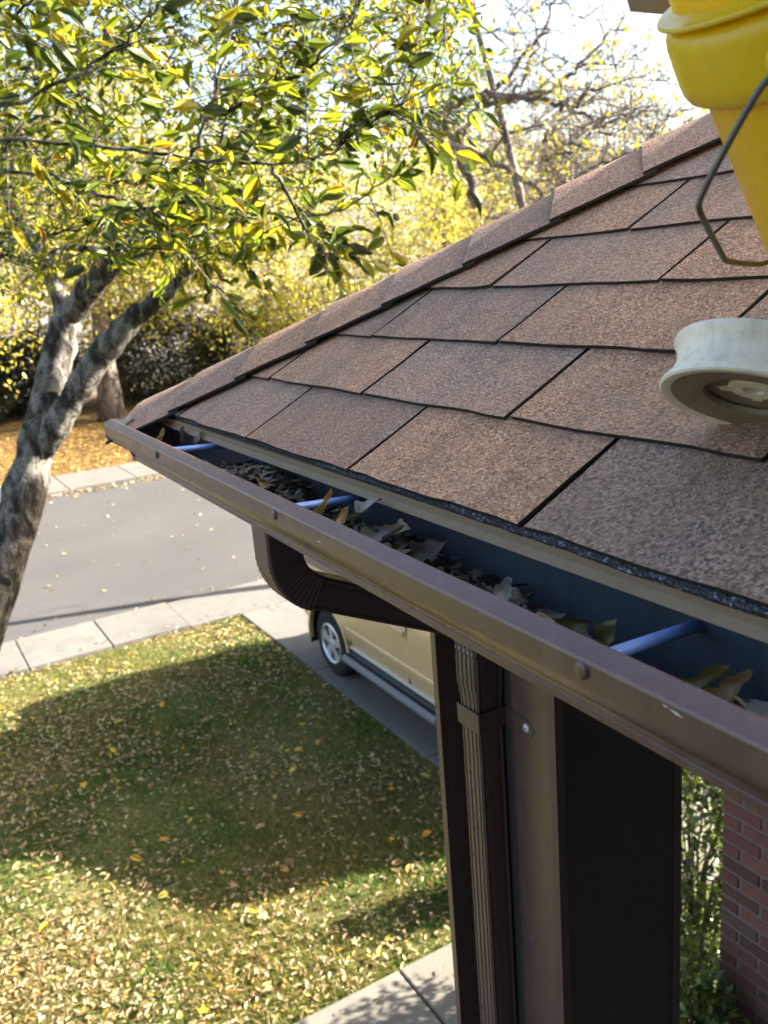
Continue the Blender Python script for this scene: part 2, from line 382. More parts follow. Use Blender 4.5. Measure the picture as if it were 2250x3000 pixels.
# underlay in the slots, starter strip, deck
mb = MB()
def roofpoly(mb, pts, h0, h1, mi=0):
    n = len(pts); V = [R(x, s, h1) for x, s in pts] + [R(x, s, h0) for x, s in pts]
    mb.add(V, [tuple(range(n)), tuple(range(2*n-1, n-1, -1))] + [(i, i+n, (i+1) % n + n, (i+1) % n) for i in range(n)], mi)
STOP = 2.45 / CS
roofpoly(mb, [(XC + .01, 0.004), (4.45, 0.004), (4.45, STOP), (XC + .01 + STOP * CS, STOP)], -0.0085, -0.0040)
mb.build('underlay', MAT['shingle_dark'], roof)
mb = MB(); n = 220; xsx = np.linspace(XC + .02, 4.45, n); jit = rs.normal(0, 0.0009, n)
pr_ = 0.0005 + 0.0055 * np.clip((xsx - .05) / .7, 0, 1)
top = [R(x, -q_ + j, -0.0004 + j * .4) for x, j, q_ in zip(xsx, jit * .8, pr_)]; bot = [R(x, -q_ + .0006 + j, -0.0046) for x, j, q_ in zip(xsx, jit * .5, pr_)]
tb = [R(x, 0.10, -0.0045) for x in xsx]
mb.add(top + bot + tb, [(i, i + n, i + n + 1, i + 1) for i in range(n - 1)] + [(i, i + 1, i + 2 * n + 1, i + 2 * n) for i in range(n - 1)])
mb.build('starter_strip', MAT['shingle_dark'], roof)
mb = MB(); roofpoly(mb, [(XC + .02, 0.015), (4.45, 0.015), (4.45, STOP), (XC + .02 + STOP * CS, STOP)], -0.024, -0.0086); mb.build('deck', MAT['brown'], roof)
# street side plane of the hip and the plane beyond the ridge
mb = MB(); ridge = (XC + 2.45, 2.45, 2.45 * PITCH)
e = -0.004
mb.add([(XC, 0.02, e), (XC, 9.0, e), (ridge[0], 9.0, ridge[2] + e), (ridge[0], 2.45, ridge[2] + e)], [(0, 1, 2, 3)])
mb.add([(4.45, 0, e), (ridge[0], 2.45, ridge[2] + e), (ridge[0], 9, ridge[2] + e), (4.45, 9, e)], [(0, 1, 2, 3)])
o = mb.build('street_side_plane', MAT['shingle'], roof)
# hip caps
hd = np.array([1, 1, PITCH]); hl = np.linalg.norm(hd)
def hip_cap(y0, dy, rs):
    mb = MB(); K = 7
    w = 0.150
    rows = []
    for (yy, lift) in ((y0 - dy * 0.02, 0.0105), (y0 + dy * 0.35, 0.0085), (y0 + dy * 0.75, 0.0065), (y0 + dy * 1.12, 0.0045)):
        row = []
        for j in range(-K, K + 1):
            a = abs(j) / K * w
            rr = 0.020                                   # rounded fold
            drop = a - rr * (1 - math.exp(-a / rr))
            if j >= 0:   # near face: move along +X and -Y equally, falls with PITCH * dy
                q = np.array([XC + yy + a / 2 ** .5, yy - a / 2 ** .5, 0.0]); q[2] = PITCH * (yy - drop / 2 ** .5)
            else:
                q = np.array([XC + yy - a / 2 ** .5, yy + a / 2 ** .5, 0.0]); q[2] = PITCH * (yy - drop / 2 ** .5)
            q[2] += lift + rs.normal(0, .0004)
            row.append(q)
        rows.append(row)
    n = 2 * K + 1; V = [q for r_ in rows for q in r_] + [q - np.array([0, 0, 0.0042]) for r_ in rows for q in r_]
    m_ = len(rows) * n
    F = [(i*n+j, i*n+j+1, (i+1)*n+j+1, (i+1)*n+j) for i in range(len(rows)-1) for j in range(n-1)]
    mb.add(V, F + [tuple(m_ + q for q in reversed(f)) for f in F], 0)
    per = [j for j in range(n)] + [i*n + n-1 for i in range(1, len(rows))] + [(len(rows)-1)*n + j for j in range(n-2, -1, -1)] + [i*n for i in range(len(rows)-2, 0, -1)]
    for a, b_ in zip(per, per[1:] + per[:1]): mb.F.append([b0_ for b0_ in (a, a + m_, b_ + m_, b_)]); mb.M.append(1)
    return mb
ys_ = [0.004]
for d in (0.092,) * 26: ys_.append(ys_[-1] + d)
for y0 in ys_[:-1]:
    hip_cap(y0, 0.092, rs).build('hip_cap', [MAT['shingle'], MAT['edge']], roof, smooth=True, sharp=35)
# drip edge, fascia, soffit
mb = MB()
prof = [(0.006, -0.0052), (-0.0015, -0.0056), (-0.0018, -0.0128), (-0.0062, -0.0185), (-0.0066, -0.0198), (-0.0056, -0.0200), (0.0, -0.0140), (0.006, -0.0135)]
mb.prism([(XC + .012, y, z) for y, z in prof], (4.95, 0, 0)); mb.build('drip_edge', MAT['drip'], roof, smooth=True, sharp=30)
mb = MB(); mb.prism([(x - 0 + XC * 0, 0, 0) for x in ()] or [(XC + y, 0.0, z) for y, z in [(.006, -.0054), (-.0015, -.0058), (-.0018, -.0128), (-.0062, -.0185), (-.0056, -.0200), (.006, -.0135)]], (0, 9, 0)); mb.build('street_drip_edge', MAT['drip'], roof)
mb = MB(); mb.box((XC + .025, .022, -.100), (4.4, .045, -.014)); mb.box((XC + .026, .045, -.100), (XC + .048, 8.9, -.014)); mb.build('fascia', MAT['brown'], roof)
mb = MB(); mb.box((XC + .05, .046, -.098), (4.38, 8.9, -.088)); mb.build('soffit', MAT['brown_dark'], roof)

# ================================================================== RAIN GUTTER
XE = -0.43; YO = -0.100; SL = -0.0135
def gz(x): return -0.0165 + SL * (x - 0.6)
gut = thing('rain_gutter', 'brown ogee gutter along the eave, half full of dead leaves', 'gutter', (XE, YO, gz(XE)))
outer = [(.0160, -.0070), (.0166, -.0005), (.0156, .0014), (.0140, .0018), (.0030, -.0030), (.0010, -.0042), (0, -.0066), (.0003, -.0230), (.0010, -.0255), (.0036, -.0300), (.0082, -.0360), (.0145, -.0415), (.0230, -.0466), (.0320, -.0520), (.0388, -.0580), (.0424, -.0650), (.0432, -.0690), (.0424, -.0700), (.0424, -.0755), (.0440, -.0765), (.1185, -.0765), (.1195, -.0750), (.1195, .0080)]
inner = [(.1185, .0080), (.1185, -.0745), (.0455, -.0745), (.0440, -.0655), (.0400, -.0570), (.0330, -.0508), (.0240, -.0454), (.0155, -.0402), (.0094, -.0350), (.0050, -.0292), (.0025, -.0250), (.0016, -.0225), (.0014, -.0070), (.0022, -.0052), (.0036, -.0042), (.0140, .0004), (.0150, .0000), (.0154, -.0015), (.0148, -.0070)]
prof = outer + inner; n = len(prof); no = len(outer)
gxs = np.linspace(XE, 3.6, 60); rs = np.random.default_rng(5)
dent = np.convolve(rs.normal(0, .0011, 64), np.ones(5) / 5, 'same')[2:62]
mb = MB(); V = []
for x, d in zip(gxs, dent):
    for (y, z) in prof:
        wz = d * (1 if y < .05 else 0)
        V.append((x, YO + y + wz * .8, gz(x) + z + wz * .5))
F = []; fm = []
for i in range(len(gxs) - 1):
    for j in range(n):
        F.append((i*n+j, i*n+(j+1) % n, (i+1)*n+(j+1) % n, (i+1)*n+j)); fm.append(0 if j < no - 1 or j > n - 6 else 1)
mb.V = [np.array(v) for v in V]; mb.F = [list(f) for f in F]; mb.M = fm
mb.build('trough', [MAT['brown'], MAT['trough']], gut, smooth=True, sharp=21)
# end cap: a plate in the shape of the profile with a folded flange
cap = [(0, -.0066), (.0010, -.0042), (.0030, -.0030), (.0140, .0018), (.1195, -.0150), (.1195, -.0765), (.0424, -.0765), (.0432, -.0690), (.0388, -.0580), (.0230, -.0466), (.0082, -.0360), (.0010, -.0255), (.0003, -.0230)]
mb = MB(); mb.prism([(XE - .0012, YO + y, gz(XE) + z) for y, z in cap], (.0024, 0, 0), 0)
q = [(y - .0016, z - .0012) for y, z in cap[6:]]
for a, b_ in zip(q[:-1], q[1:]): mb.prism([(XE - .002, YO + a[0], gz(XE) + a[1]), (XE - .002, YO + b_[0], gz(XE) + b_[1]), (XE - .002, YO + b_[0] + .002, gz(XE) + b_[1] + .001), (XE - .002, YO + a[0] + .002, gz(XE) + a[1] + .001)], (.012, 0, 0), 0)
ec_ = mb.build('end_cap', MAT['brown'], gut)
mb = MB(); mb.prism([(XE + .0014, YO + y * .97 + .002, gz(XE) + z * .98) for y, z in cap], (.0006, 0, 0), 0); mb.build('inner_face', MAT['trough'], ec_)
for x in (-0.115, 0.315, 0.790, 1.30, 1.85, 2.4):
    z0 = gz(x)
    a = np.array([x, YO + .004, z0 - .0085]); b_ = np.array([x - .012, .022, z0 - .019])
    mb = MB(); mb.tube([a, b_], .0046, 14); mb.build('ferrule', MAT['ferrule'], gut, smooth=True, sharp=50)
    mb = MB(); mb.lathe([(0.0001, -.0022), (.0045, -.0020), (.0058, -.0012), (.0062, 0), (.0062, .0012)], (x, YO - .0004, z0 - .0125), (0, 1, 0), 18); mb.build('spike_head', MAT['brown'], gut, smooth=True, sharp=50)
# scratches where the paint has chipped
for (x, dz, L, ang) in ((0.605, -.012, .008, .9), (0.42, -.0175, .012, -.1), (0.865, -.0098, .011, -.15), (0.857, -.0086, .005, -.2), (.70, -.019, .002, .3)):
    mb = MB(); dx, dzz = L / 2 * math.cos(ang), L / 2 * math.sin(ang); yy = YO - .0002 + (.0006 if dz > -.005 else 0)
    mb.add([(x - dx, yy, gz(x) + dz - dzz), (x, yy, gz(x) + dz - .0008), (x + dx, yy, gz(x) + dz + dzz), (x, yy, gz(x) + dz + .0007)], [(0, 1, 2, 3)])
    mb.build('paint_chip', MAT['white'], gut)

# ================================================================== DOWNSPOUT
ds = thing('downspout', 'brown corrugated downspout curling under the gutter and down the post', 'downspout', (.137, .278, ZG))
DX0, DX1 = .112, .162; DYH = .0245
def rect_section(c2, t, x0, x1, half, ribs=0.0, flutes=True):
    """cross-section ring in the plane across path direction t (in Y-Z); x0..x1 wide, 2*half deep"""
    nrm = np.array([-t[1], t[0]])                       # (y, z) normal, points to +Y side when t is down
    pts = []
    gd = .0015 if flutes else 0.0; ng = 4; wx = x1 - x0
    def face(sgn, rev):
        out = [(x0 + .003, half + ribs)]
        for k in range(ng):
            c_ = x0 + wx * (k + .75) / (ng + .5)
            out += [(c_ - .0026, half + ribs), (c_ - .0014, half + ribs - gd), (c_ + .0014, half + ribs - gd), (c_ + .0026, half + ribs)]
        out.append((x1 - .003, half + ribs))
        out = [(x, sgn * d) for x, d in out]
        return out[::-1] if rev else out
    pts += face(-1, False)
    pts.append((x1 + ribs, -half + .003))
    for k in range(1, 6): pts.append((x1 + ribs - (.0016 if flutes and k % 2 == 1 else 0), -half + 2 * half * k / 6))
    pts.append((x1 + ribs, half - .003))
    pts += face(1, True)
    pts.append((x0 - ribs, half - .003)); pts.append((x0 - ribs, -half + .003))
    return [np.array([x, c2[0] + nrm[0] * d, c2[1] + nrm[1] * d]) for x, d in pts]
def sweep(mb, path, x0, x1, half, ribs=None, flutes=True):
    path = np.asarray(path, float); t = np.gradient(path, axis=0); t /= np.linalg.norm(t, axis=1)[:, None]
    # normal (-tz, ty): for t pointing down (0,-1) -> (1, 0) = +Y
    rings = [rect_section(c2, tt, x0, x1, half, 0 if ribs is None else ribs[i], flutes) for i, (c2, tt) in enumerate(zip(path, t))]
    n = len(rings[0]); b0 = len(mb.V)
    V = [q for r_ in rings for q in r_]
    mb.add(V, [(i*n+j, i*n+(j+1) % n, (i+1)*n+(j+1) % n, (i+1)*n+j) for i in range(len(rings)-1) for j in range(n)] + [tuple(range(n)), tuple(range((len(rings)-1)*n, len(rings)*n))[::-1]])
def arc(c, r, a0, a1, n): return [(c[0] + r * math.cos(a), c[1] + r * math.sin(a)) for a in np.linspace(a0, a1, n)]
yo_ = -.0285; zt = gz(.137) - .0765
sl_a = math.atan2(-.084, .183)                            # fall of the offset pipe
r_el = .067
# first elbow: from straight down, turning towards the post
cen = (yo_ + r_el, zt - .040)
a_end = math.pi + (sl_a + math.pi / 2)
p1 = [(yo_, zt + .006), (yo_, zt - .02), (yo_, zt - .039)] + arc(cen, r_el, math.pi, a_end, 25)[1:]
rb = [0.0008 * (1 if (k % 2 == 0) else -.2) if k > 2 else 0 for k in range(len(p1))]
mb = MB(); sweep(mb, p1, DX0, DX1, DYH, rb, flutes=False); mb.build('upper_elbow', MAT['brown_dark'], ds, smooth=True, sharp=25)
e1_ = np.array(p1[-1]); dirn = np.array([math.cos(sl_a), math.sin(sl_a)])
ye = .278; 
# straight offset until the second elbow starts
cen2y = ye - r_el
th2 = sl_a + math.pi / 2
run = (cen2y + r_el * math.cos(th2) - e1_[0]) / dirn[0]
st2 = e1_ + dirn * run; cen2 = st2 - r_el * np.array([math.cos(th2), math.sin(th2)])
mb = MB(); sweep(mb, [e1_ - dirn * .02, e1_ + dirn * run * .5, st2 + dirn * .006], DX0 + .0015, DX1 - .0015, DYH - .0015); mb.build('offset_pipe', MAT['brown_dark'], ds, smooth=True, sharp=25)
p2 = arc(cen2, r_el, th2, 0.0, 19) ; p2 += [(ye, cen2[1] - .03), (ye, cen2[1] - .075)]
rb = [0.0015 * (1 if (k % 3 == 0) else -.2) if k < 17 else .0006 for k in range(len(p2))]
mb = MB(); sweep(mb, p2, DX0 - .0005, DX1 + .0005, DYH, rb); mb.build('lower_elbow', MAT['brown_dark'], ds, smooth=True, sharp=25)
mb = MB(); sweep(mb, [(ye, cen2[1] - .05), (ye, -1.5), (ye, -2.7), (ye, ZG + .12)], DX0 + .001, DX1 - .001, DYH - .001); mb.build('pipe', MAT['brown'], ds, smooth=True, sharp=25)
mb = MB(); zc = np.array([-.325, -.330, -.335, -.340, -.345, -.350, -.355, -.362, -.395, -.412]); rbs = [.0006, .003, .0006, .003, .0006, .003, .0006, .0022, .0022, .0018]
sweep(mb, [(ye, z) for z in zc], DX0 - .0005, DX1 + .0005, DYH + .0008, rbs); mb.build('crimped_collar', MAT['brown_dark'], ds, smooth=True, sharp=25)
# strap with its wing screwed to the post
zs = -.462; hh = .0165
mb = MB()
yf = ye - DYH - .0022
mb.box((DX0 - .003, yf + .0002, zs - hh), (DX1 + .003, yf + .0012, zs + hh)); mb.box((DX1 + .0022, yf, zs - hh), (DX1 + .0038, .3035, zs + hh)); mb.box((DX0 - .0038, yf, zs - hh), (DX0 - .0022, .3035, zs + hh))
mb.prism([(DX1 + .0022, .3022, zs - hh), (DX1 + .048, .3022, zs - hh + .001), (DX1 + .066, .3022, zs - hh * .55), (DX1 + .072, .3022, zs), (DX1 + .066, .3022, zs + hh * .55), (DX1 + .048, .3022, zs + hh - .001), (DX1 + .0022, .3022, zs + hh)], (0, .0016, 0))
st = mb.build('strap', MAT['brown_dark'], ds, bevel=.0004)
mb = MB(); mb.lathe([(.0001, -.0012), (.0018, -.0012), (.0024, -.0024), (.0058, -.0018), (.0074, 0), (.0076, .0008)], (DX1 + .054, .3018, zs), (0, 1, 0), 16, 0)
mb.lathe([(.0001, -.00135), (.0017, -.00135)], (DX1 + .054, .3018, zs), (0, 1, 0), 10, 1); mb.build('screw', [MAT['screw'], MAT['hole']], st, smooth=True, sharp=40)

# ================================================================== PORCH POST
post = thing('porch_post', 'square brown metal-clad porch post behind the downspout', 'post', (.135, .43, ZG))
mb = MB(); mb.box((.100, .3045, ZG), (.279, .560, -.099)); mb.box((-.006, .345, ZG), (.1005, .558, -.099)); mb.build('core', MAT['post_shade'], post)
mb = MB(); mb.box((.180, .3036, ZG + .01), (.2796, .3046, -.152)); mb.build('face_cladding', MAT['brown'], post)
mb = MB(); mb.prism([(.268, .3020, ZG + .005), (.2815, .3020, ZG + .005), (.2815, .318, ZG + .005), (.2792, .318, ZG + .005), (.2792, .3035, ZG + .005), (.268, .3035, ZG + .005)], (0, 0, -ZG - .108)); mb.build('corner_trim', MAT['brown_dark'], post)
mb = MB(); mb.prism([(-.013, .286, ZG + .005), (.001, .286, ZG + .005), (.001, .352, ZG + .005), (-.0062, .352, ZG + .005), (-.0062, .36, ZG + .005), (-.013, .36, ZG + .005)], (0, 0, -ZG - .108)); mb.build('edge_flange', MAT['brown'], post)
mb = MB(); mb.box((.2792, .548, ZG + .005), (.2825, .5615, -.155)); mb.build('rear_trim', MAT['brown_dark'], post)

# ================================================================== BRICK WALL and added unseen house body
mt, nt, b = new_mat('brick'); p = pos(nt); oi = nd(nt, 'ShaderNodeObjectInfo')
c = ramp(nt, oi.outputs['Random'], [(0.0, (0.085, 0.036, 0.029)), (0.5, (0.15, 0.056, 0.042)), (0.8, (0.19, 0.082, 0.06)), (1.0, (0.075, 0.048, 0.042))])
c = mix(nt, ramp(nt, noise(nt, p, 40, 5, .7), [(0.4, 0.0), (0.75, 0.5)]), c, (0.07, 0.035, 0.03)); nt.links.new(c, b.inputs['Base Color'])
b.inputs['Roughness'].default_value = .9; bump(nt, b, noise(nt, p, 90, 4), .5, .003); MAT['brick'] = mt
WY = 2.50; WX0 = -1.21
bw = thing('brick_wall', 'red brick house wall in shade behind the shrub', 'wall', (WX0, WY, ZG))
mb = MB(); mb.box((WX0 + .006, WY + .0065, ZG), (.6, WY + .22, -.3)); mb.build('mortar_bed', MAT['mortar'], bw)
CH, BL = .0725, .2130
bm_ = MB(); bm_.box((-BL/2 + .0078, -.05, -CH/2 + .0078), (BL/2 - .0078, .05, CH/2 - .0078)); full = make_mesh('brick', bm_.V, bm_.F, MAT['brick'])
bm_ = MB(); bm_.box((-BL/4 + .0078, -.05, -CH/2 + .0078), (BL/4 - .0078, .05, CH/2 - .0078)); half = make_mesh('brick', bm_.V, bm_.F, MAT['brick'])
upper = MB(); cnt = 0
for r_ in range(0, 51):
    z = ZG + CH * (r_ + .5); x = WX0
    first = True
    while x < .55:
        L = BL / 2 if (first and r_ % 2) else BL
        first = False
        j = random.uniform(-.0015, .0015)
        if 4 <= r_ <= 33 and x < .40 and cnt < 290:
            o = add_obj('brick', full if L == BL else half, (x + L / 2, WY + .05 + j, z), bw); cnt += 1
            bv = o.modifiers.new('bevel', 'BEVEL'); bv.width = .003; bv.segments = 1
        else:
            upper.box((x + .0078, WY + j, z - CH/2 + .0078), (x + L - .0078, WY + .1, z + CH/2 - .0078))
        x += L
o = upper.build('other_bricks', MAT['brick'], bw); meta(o, kind='stuff')
hb = MB(); hb.box((.69, .33, ZG), (4.1, 8.6, -.110)); hb.box((2.35, -5.5, ZG), (6.5, .33, 2.4)); MAT['blocker_dark'] = paint('dark_blocker', (.16, .145, .135), .8, .1, .2)  # unseen body and wing, added to cut light on post and elbow
o = hb.build('added_house_body', MAT['blocker_dark']); meta(o, 'added house body and wing blocking skylight beneath and right of the hip roof, outside the frame', 'house')

# neighbouring house: its upper eave corner shows at the top beside the bucket
nb = thing('neighbouring_house', 'brown eave corner of a taller house above and behind the bucket', 'house', (-2.0, 5.0, ZG))
ec = P(1846, 35, 5.0)
def frustum(mb, a, b_, z0, z1, flare):
    V = [(a[0], a[1], z0), (b_[0], a[1], z0), (b_[0], b_[1], z0), (a[0], b_[1], z0), (a[0]-flare, a[1]-flare, z1), (b_[0], a[1]-flare, z1), (b_[0], b_[1], z1), (a[0]-flare, b_[1], z1)]
    mb.add(V, [(0,3,2,1),(4,5,6,7),(0,1,5,4),(1,2,6,5),(2,3,7,6),(3,0,4,7)])
MAT['eave'] = paint('brown_eave', (0.20, 0.135, 0.085), .5, .08, .1)
mb = MB(); frustum(mb, (ec[0], ec[1]), (.8, 6.3), ec[2], ec[2] + .24, .05); mb.build('eave_fascia', MAT['eave'], nb)
mb = MB(); mb.add([(ec[0]-.06, ec[1]-.06, ec[2]+.245), (.8, ec[1]-.06, ec[2]+.245), (.8, 6.3, ec[2]+.245), (ec[0]-.06, 6.3, ec[2]+.245), (ec[0]+1.2, 5.0, ec[2]+1.0), (.8, 5.0, ec[2]+1.0)], [(0,1,5,4),(1,2,5),(2,3,4,5),(3,0,4)]); mb.build('roof', MAT['shingle'], nb)
mb = MB(); mb.box((-.55, ec[1] + .9, ZG), (.72, 6.2, ec[2] - .002)); mb.build('wall', MAT['brick'], nb)
# unseen block across the driveway, added to cast the lawn shadow
mb = MB(); GY = 5.9 + 1.1; dy_ = GY - 5.9
# (x, z) outline shaped for the lawn shadow, taller on the street side
ol = [(-2.87 + dy_ * .278, ZG), (-2.87 + dy_ * .278, -1.4 + dy_ * .556), (-4.05 + dy_ * .278, -0.95 + dy_ * .556), (-4.2 + dy_ * .278, -0.55 + dy_ * .556), (-5.87 + dy_ * .278, .25 + dy_ * .556), (-5.87 + dy_ * .278, ZG)]
mb.prism([(x, GY, z) for x, z in ol], (0, 7, 0)); mb.build('shadow_block', MAT['brick'], nb)

# ================================================================== BUCKET
mt, nt, b = new_mat('yellow_plastic'); p = pos(nt)
n1 = noise(nt, p, 14, 5, .6); n2 = noise(nt, xform(nt, p, (1, 1, .35)), 60, 5, .75)
c = ramp(nt, n1, [(.3, (.80, .60, .010)), (.7, (.88, .67, .014))])
c = mix(nt, ramp(nt, n2, [(.58, 0.), (.78, .30)]), c, (.30, .20, .05)); nt.links.new(c, b.inputs['Base Color'])
nt.links.new(ramp(nt, n2, [(.3, .20), (.75, .42)]), b.inputs['Roughness']); bump(nt, b, n2, .05, .002)
tr = nd(nt, 'ShaderNodeBsdfTranslucent'); tr.inputs[0].default_value = (.80, .60, .02, 1); ms = nd(nt, 'ShaderNodeMixShader'); ms.inputs[0].default_value = .34
nt.links.new(b.outputs[0], ms.inputs[1]); nt.links.new(tr.outputs[0], ms.inputs[2]); nt.links.new(ms.outputs[0], nt.nodes['Material Output'].inputs[0]); MAT['yellow'] = mt
MAT['wire'] = paint('bail_wire', (.16, .15, .13), .45, .2, .4, (.10, .06, .03), metallic=.6)
BN = np.array([-.026, -.50, 1.0]); BN /= np.linalg.norm(BN); BC = np.array([.807, .163, .412])      # centre of the flange ring
HB = .2785                                                  # flange height above the shingles
bk = thing('bucket', 'yellow plastic bucket with wire handle standing on the shingles', 'bucket', BC - BN * HB)
mb = MB(); rb_, rt_ = .128, .1445
body = [(.001, 0.002), (rb_ - .006, 0.0), (rb_, .004), (rt_ - .002, HB - .054), (rt_, HB - .05), (rt_ + .0005, HB + .045), (rt_ + .0035, HB + .047), (rt_ + .0042, HB + .052), (rt_ + .0015, HB + .0545), (rt_ - .0020, HB + .053), (rt_ - .0022, HB - .05), (rb_ - .0022, .005), (.001, .0042)]
mb.lathe(body, BC - BN * HB, BN, 96); mb.build('body', MAT['yellow'], bk, smooth=True, sharp=40)
mb = MB()   # skirt: the deep ring below the flange
mb.lathe([(rt_ - .0005, HB - .0545), (rt_ + .0050, HB - .0545), (rt_ + .0082, HB - .0520), (rt_ + .0104, HB - .0470), (rt_ + .0110, HB - .040), (rt_ + .0112, HB - .016), (rt_ + .0100, HB - .009), (rt_ + .0060, HB - .0045), (rt_ + .001, HB - .0030), (rt_ - .0005, HB - .0025)], BC - BN * HB, BN, 96); mb.build('skirt_ring', MAT['yellow'], bk, smooth=True, sharp=40)
mb = MB()
mb.lathe([(rt_ - .0005, HB - .0015), (rt_ + .0095, HB - .0014), (rt_ + .0122, HB - .0004), (rt_ + .0126, HB + .0012), (rt_ + .0118, HB + .0026), (rt_ + .0060, HB + .0032), (rt_ + .0015, HB + .0052), (rt_ - .0005, HB + .0062)], BC - BN * HB, BN, 96); mb.build('flange_ring', MAT['yellow'], bk, smooth=True, sharp=40)
# wire bail hanging on the near side, ears at both ends
e1 = P(2310, 170, .455); A = P(2046, 600, .50); B_ = P(2122, 760, .575); B2 = P(2235, 775, .66); C2 = P(2420, 700, .78); e2 = 2 * (BC - BN * .03) - e1
def smooth_path(pts, n=60, it=2):
    pts = [np.asarray(q, float) for q in pts]
    for _ in range(it):
        out = [pts[0]]
        for a, b_ in zip(pts[:-1], pts[1:]): out += [a * .86 + b_ * .14, a * .14 + b_ * .86]
        pts = out + [pts[-1]]
    return pts
mb = MB(); mb.tube(smooth_path([e1, P(2225, 260, .462), P(2150, 390, .475), P(2075, 530, .492), P(2050, 585, .499), A, P(2052, 625, .505), P(2085, 690, .54), P(2116, 748, .570), B_, P(2132, 766, .583), P(2180, 772, .62), B2, C2, e2]), .0019, 12); bail = mb.build('bail', MAT['wire'], bk, smooth=True)
for q in (e1,):
    mb = MB(); mb.lathe([(.0001, .004), (.008, .004), (.011, .001), (.011, -.012)], q, (q - BC) - BN * ((q - BC) @ BN), 18); mb.build('ear', MAT['yellow'], bk, smooth=True, sharp=40)

# ================================================================== WHITE WHEEL
MAT['grime_shade'] = paint('shaded_grimy_plastic', (.24, .19, .135), .5, .12, .6, (.14, .11, .08), bmp=.08, sc=22)  # browner plastic: grime plus the wheel underside's shade in the colour
MAT['offwhite'] = paint('aged_white_plastic', (.84, .77, .62), .42, .08, .45, (.30, .26, .19), bmp=.06, sc=22)
WC = P(2196, 1186, .655); vd = (WC - CAM_C) / np.linalg.norm(WC - CAM_C)
rt2 = np.cross(vd, [0, 0, 1.]); rt2 = CAM_R - vd * (CAM_R @ vd); rt2 /= np.linalg.norm(rt2); up2 = np.cross(rt2, vd); 
if up2[2] < 0: up2 = -up2
ph = math.radians(11); tl = .32
AX = math.sqrt(1 - tl * tl) * (up2 * math.cos(ph) + rt2 * math.sin(ph)) + tl * vd
wh = thing('wheel', 'off-white grooved plastic wheel resting tilted on the shingles', 'wheel', WC)
mb = MB()
mb.lathe([(.0540, .0030), (.0590, .0006), (.0640, .0004), (.0655, .0018), (.0652, .0040), (.0630, .0075), (.0600, .0120), (.0582, .0170), (.0576, .0215), (.0582, .0265), (.0600, .0315), (.0622, .0350), (.0632, .0375), (.0625, .0392), (.0600, .0396), (.0550, .0380), (.0530, .0340), (.0520, .0200), (.0525, .0080)], WC, AX, 96, 0, True)
mb.build('rim', MAT['offwhite'], wh, smooth=True, sharp=45)
mb = MB(); mb.lathe([(.0075, .0105), (.0165, .0105), (.0180, .0120), (.0180, .0400), (.0150, .0415), (.0075, .0415)], WC, AX, 48, 0, True); hub = mb.build('hub', MAT['offwhite'], wh, smooth=True, sharp=40)
ex = np.cross(AX, [0, 0, 1.]); ex /= np.linalg.norm(ex); ey = np.cross(AX, ex)
mb = MB(); mb.lathe([(.0635, .0012), (.0500, .0020), (.0345, .0050), (.0335, .0090), (.0500, .0060), (.0600, .0050)], WC, AX, 72, 0, True); mb.build('dish_plate', MAT['grime_shade'], wh, smooth=True, sharp=45)
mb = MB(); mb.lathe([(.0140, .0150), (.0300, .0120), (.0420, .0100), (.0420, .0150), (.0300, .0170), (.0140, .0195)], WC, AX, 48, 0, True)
mb.build('web_plate', MAT['grime_shade'], wh, smooth=True, sharp=45)
for k in range(5):
    a = 2 * math.pi * k / 5 + .55; d = ex * math.cos(a) + ey * math.sin(a); tn = np.cross(AX, d)
    mb = MB(); q0 = WC + d * .015; q1 = WC + d * .0545
    mb.prism([q0 - tn * .0042 + AX * .012, q1 - tn * .0030 + AX * .014, q1 - tn * .0030 + AX * .034, q0 - tn * .0042 + AX * .036], tn * .0072); mb.build('spoke', MAT['offwhite'], wh)
mb = MB(); mb.tube([WC + AX * .013, WC + AX * .040], .0072, 16); mb.build('axle', MAT['screw'], wh, smooth=True, sharp=50)

# ================================================================== CAR
CXR, CXF, CY0, CW = -6.98, -4.34, 3.30, 1.80      # rear hub, front hub (faces the garage), near side, width
TR = .365
car = thing('parked_car', 'gold sport utility car parked on the driveway, rear wheel showing', 'car', ((CXR + CXF) / 2, CY0 + CW / 2, ZG))
mt, nt, b = new_mat('gold_paint'); p = pos(nt)
nt.links.new(ramp(nt, noise(nt, p, 3, 3), [(.3, (.62, .44, .235)), (.7, (.68, .485, .26))]), b.inputs['Base Color']); b.inputs['Metallic'].default_value = .2; b.inputs['Roughness'].default_value = .34
b.inputs['Coat Weight'].default_value = .6; b.inputs['Coat Roughness'].default_value = .08; MAT['gold'] = mt
MAT['chrome'] = paint('silver_rim', (.66, .66, .66), .28, .05, .15, (.3, .28, .26), metallic=.55)
MAT['plastic'] = paint('grey_step', (.15, .155, .165), .5, .1, .2)
mt, nt, b = new_mat('dark_glass'); b.inputs['Base Color'].default_value = (.012, .014, .016, 1); b.inputs['Roughness'].default_value = .05; MAT['glass'] = mt
xa, xb = CXR - .82, CXF + .82
cols = np.unique(np.round(np.concatenate([np.linspace(xa, xb, 46), CXR + .455 * np.cos(np.linspace(0, math.pi, 15)), CXF + .455 * np.cos(np.linspace(0, math.pi, 15))]), 4))
def zbot(x):
    z = .475
    if x < CXR - .455: z = .50 + .10 * (CXR - .455 - x) / .41
    if x > CXF + .455: z = .44
    for h in (CXR, CXF):
        d = abs(x - h)
        if d <= .4551: z = max(z, TR + math.sqrt(max(0, .455 ** 2 - d * d)) * .99)
    return z
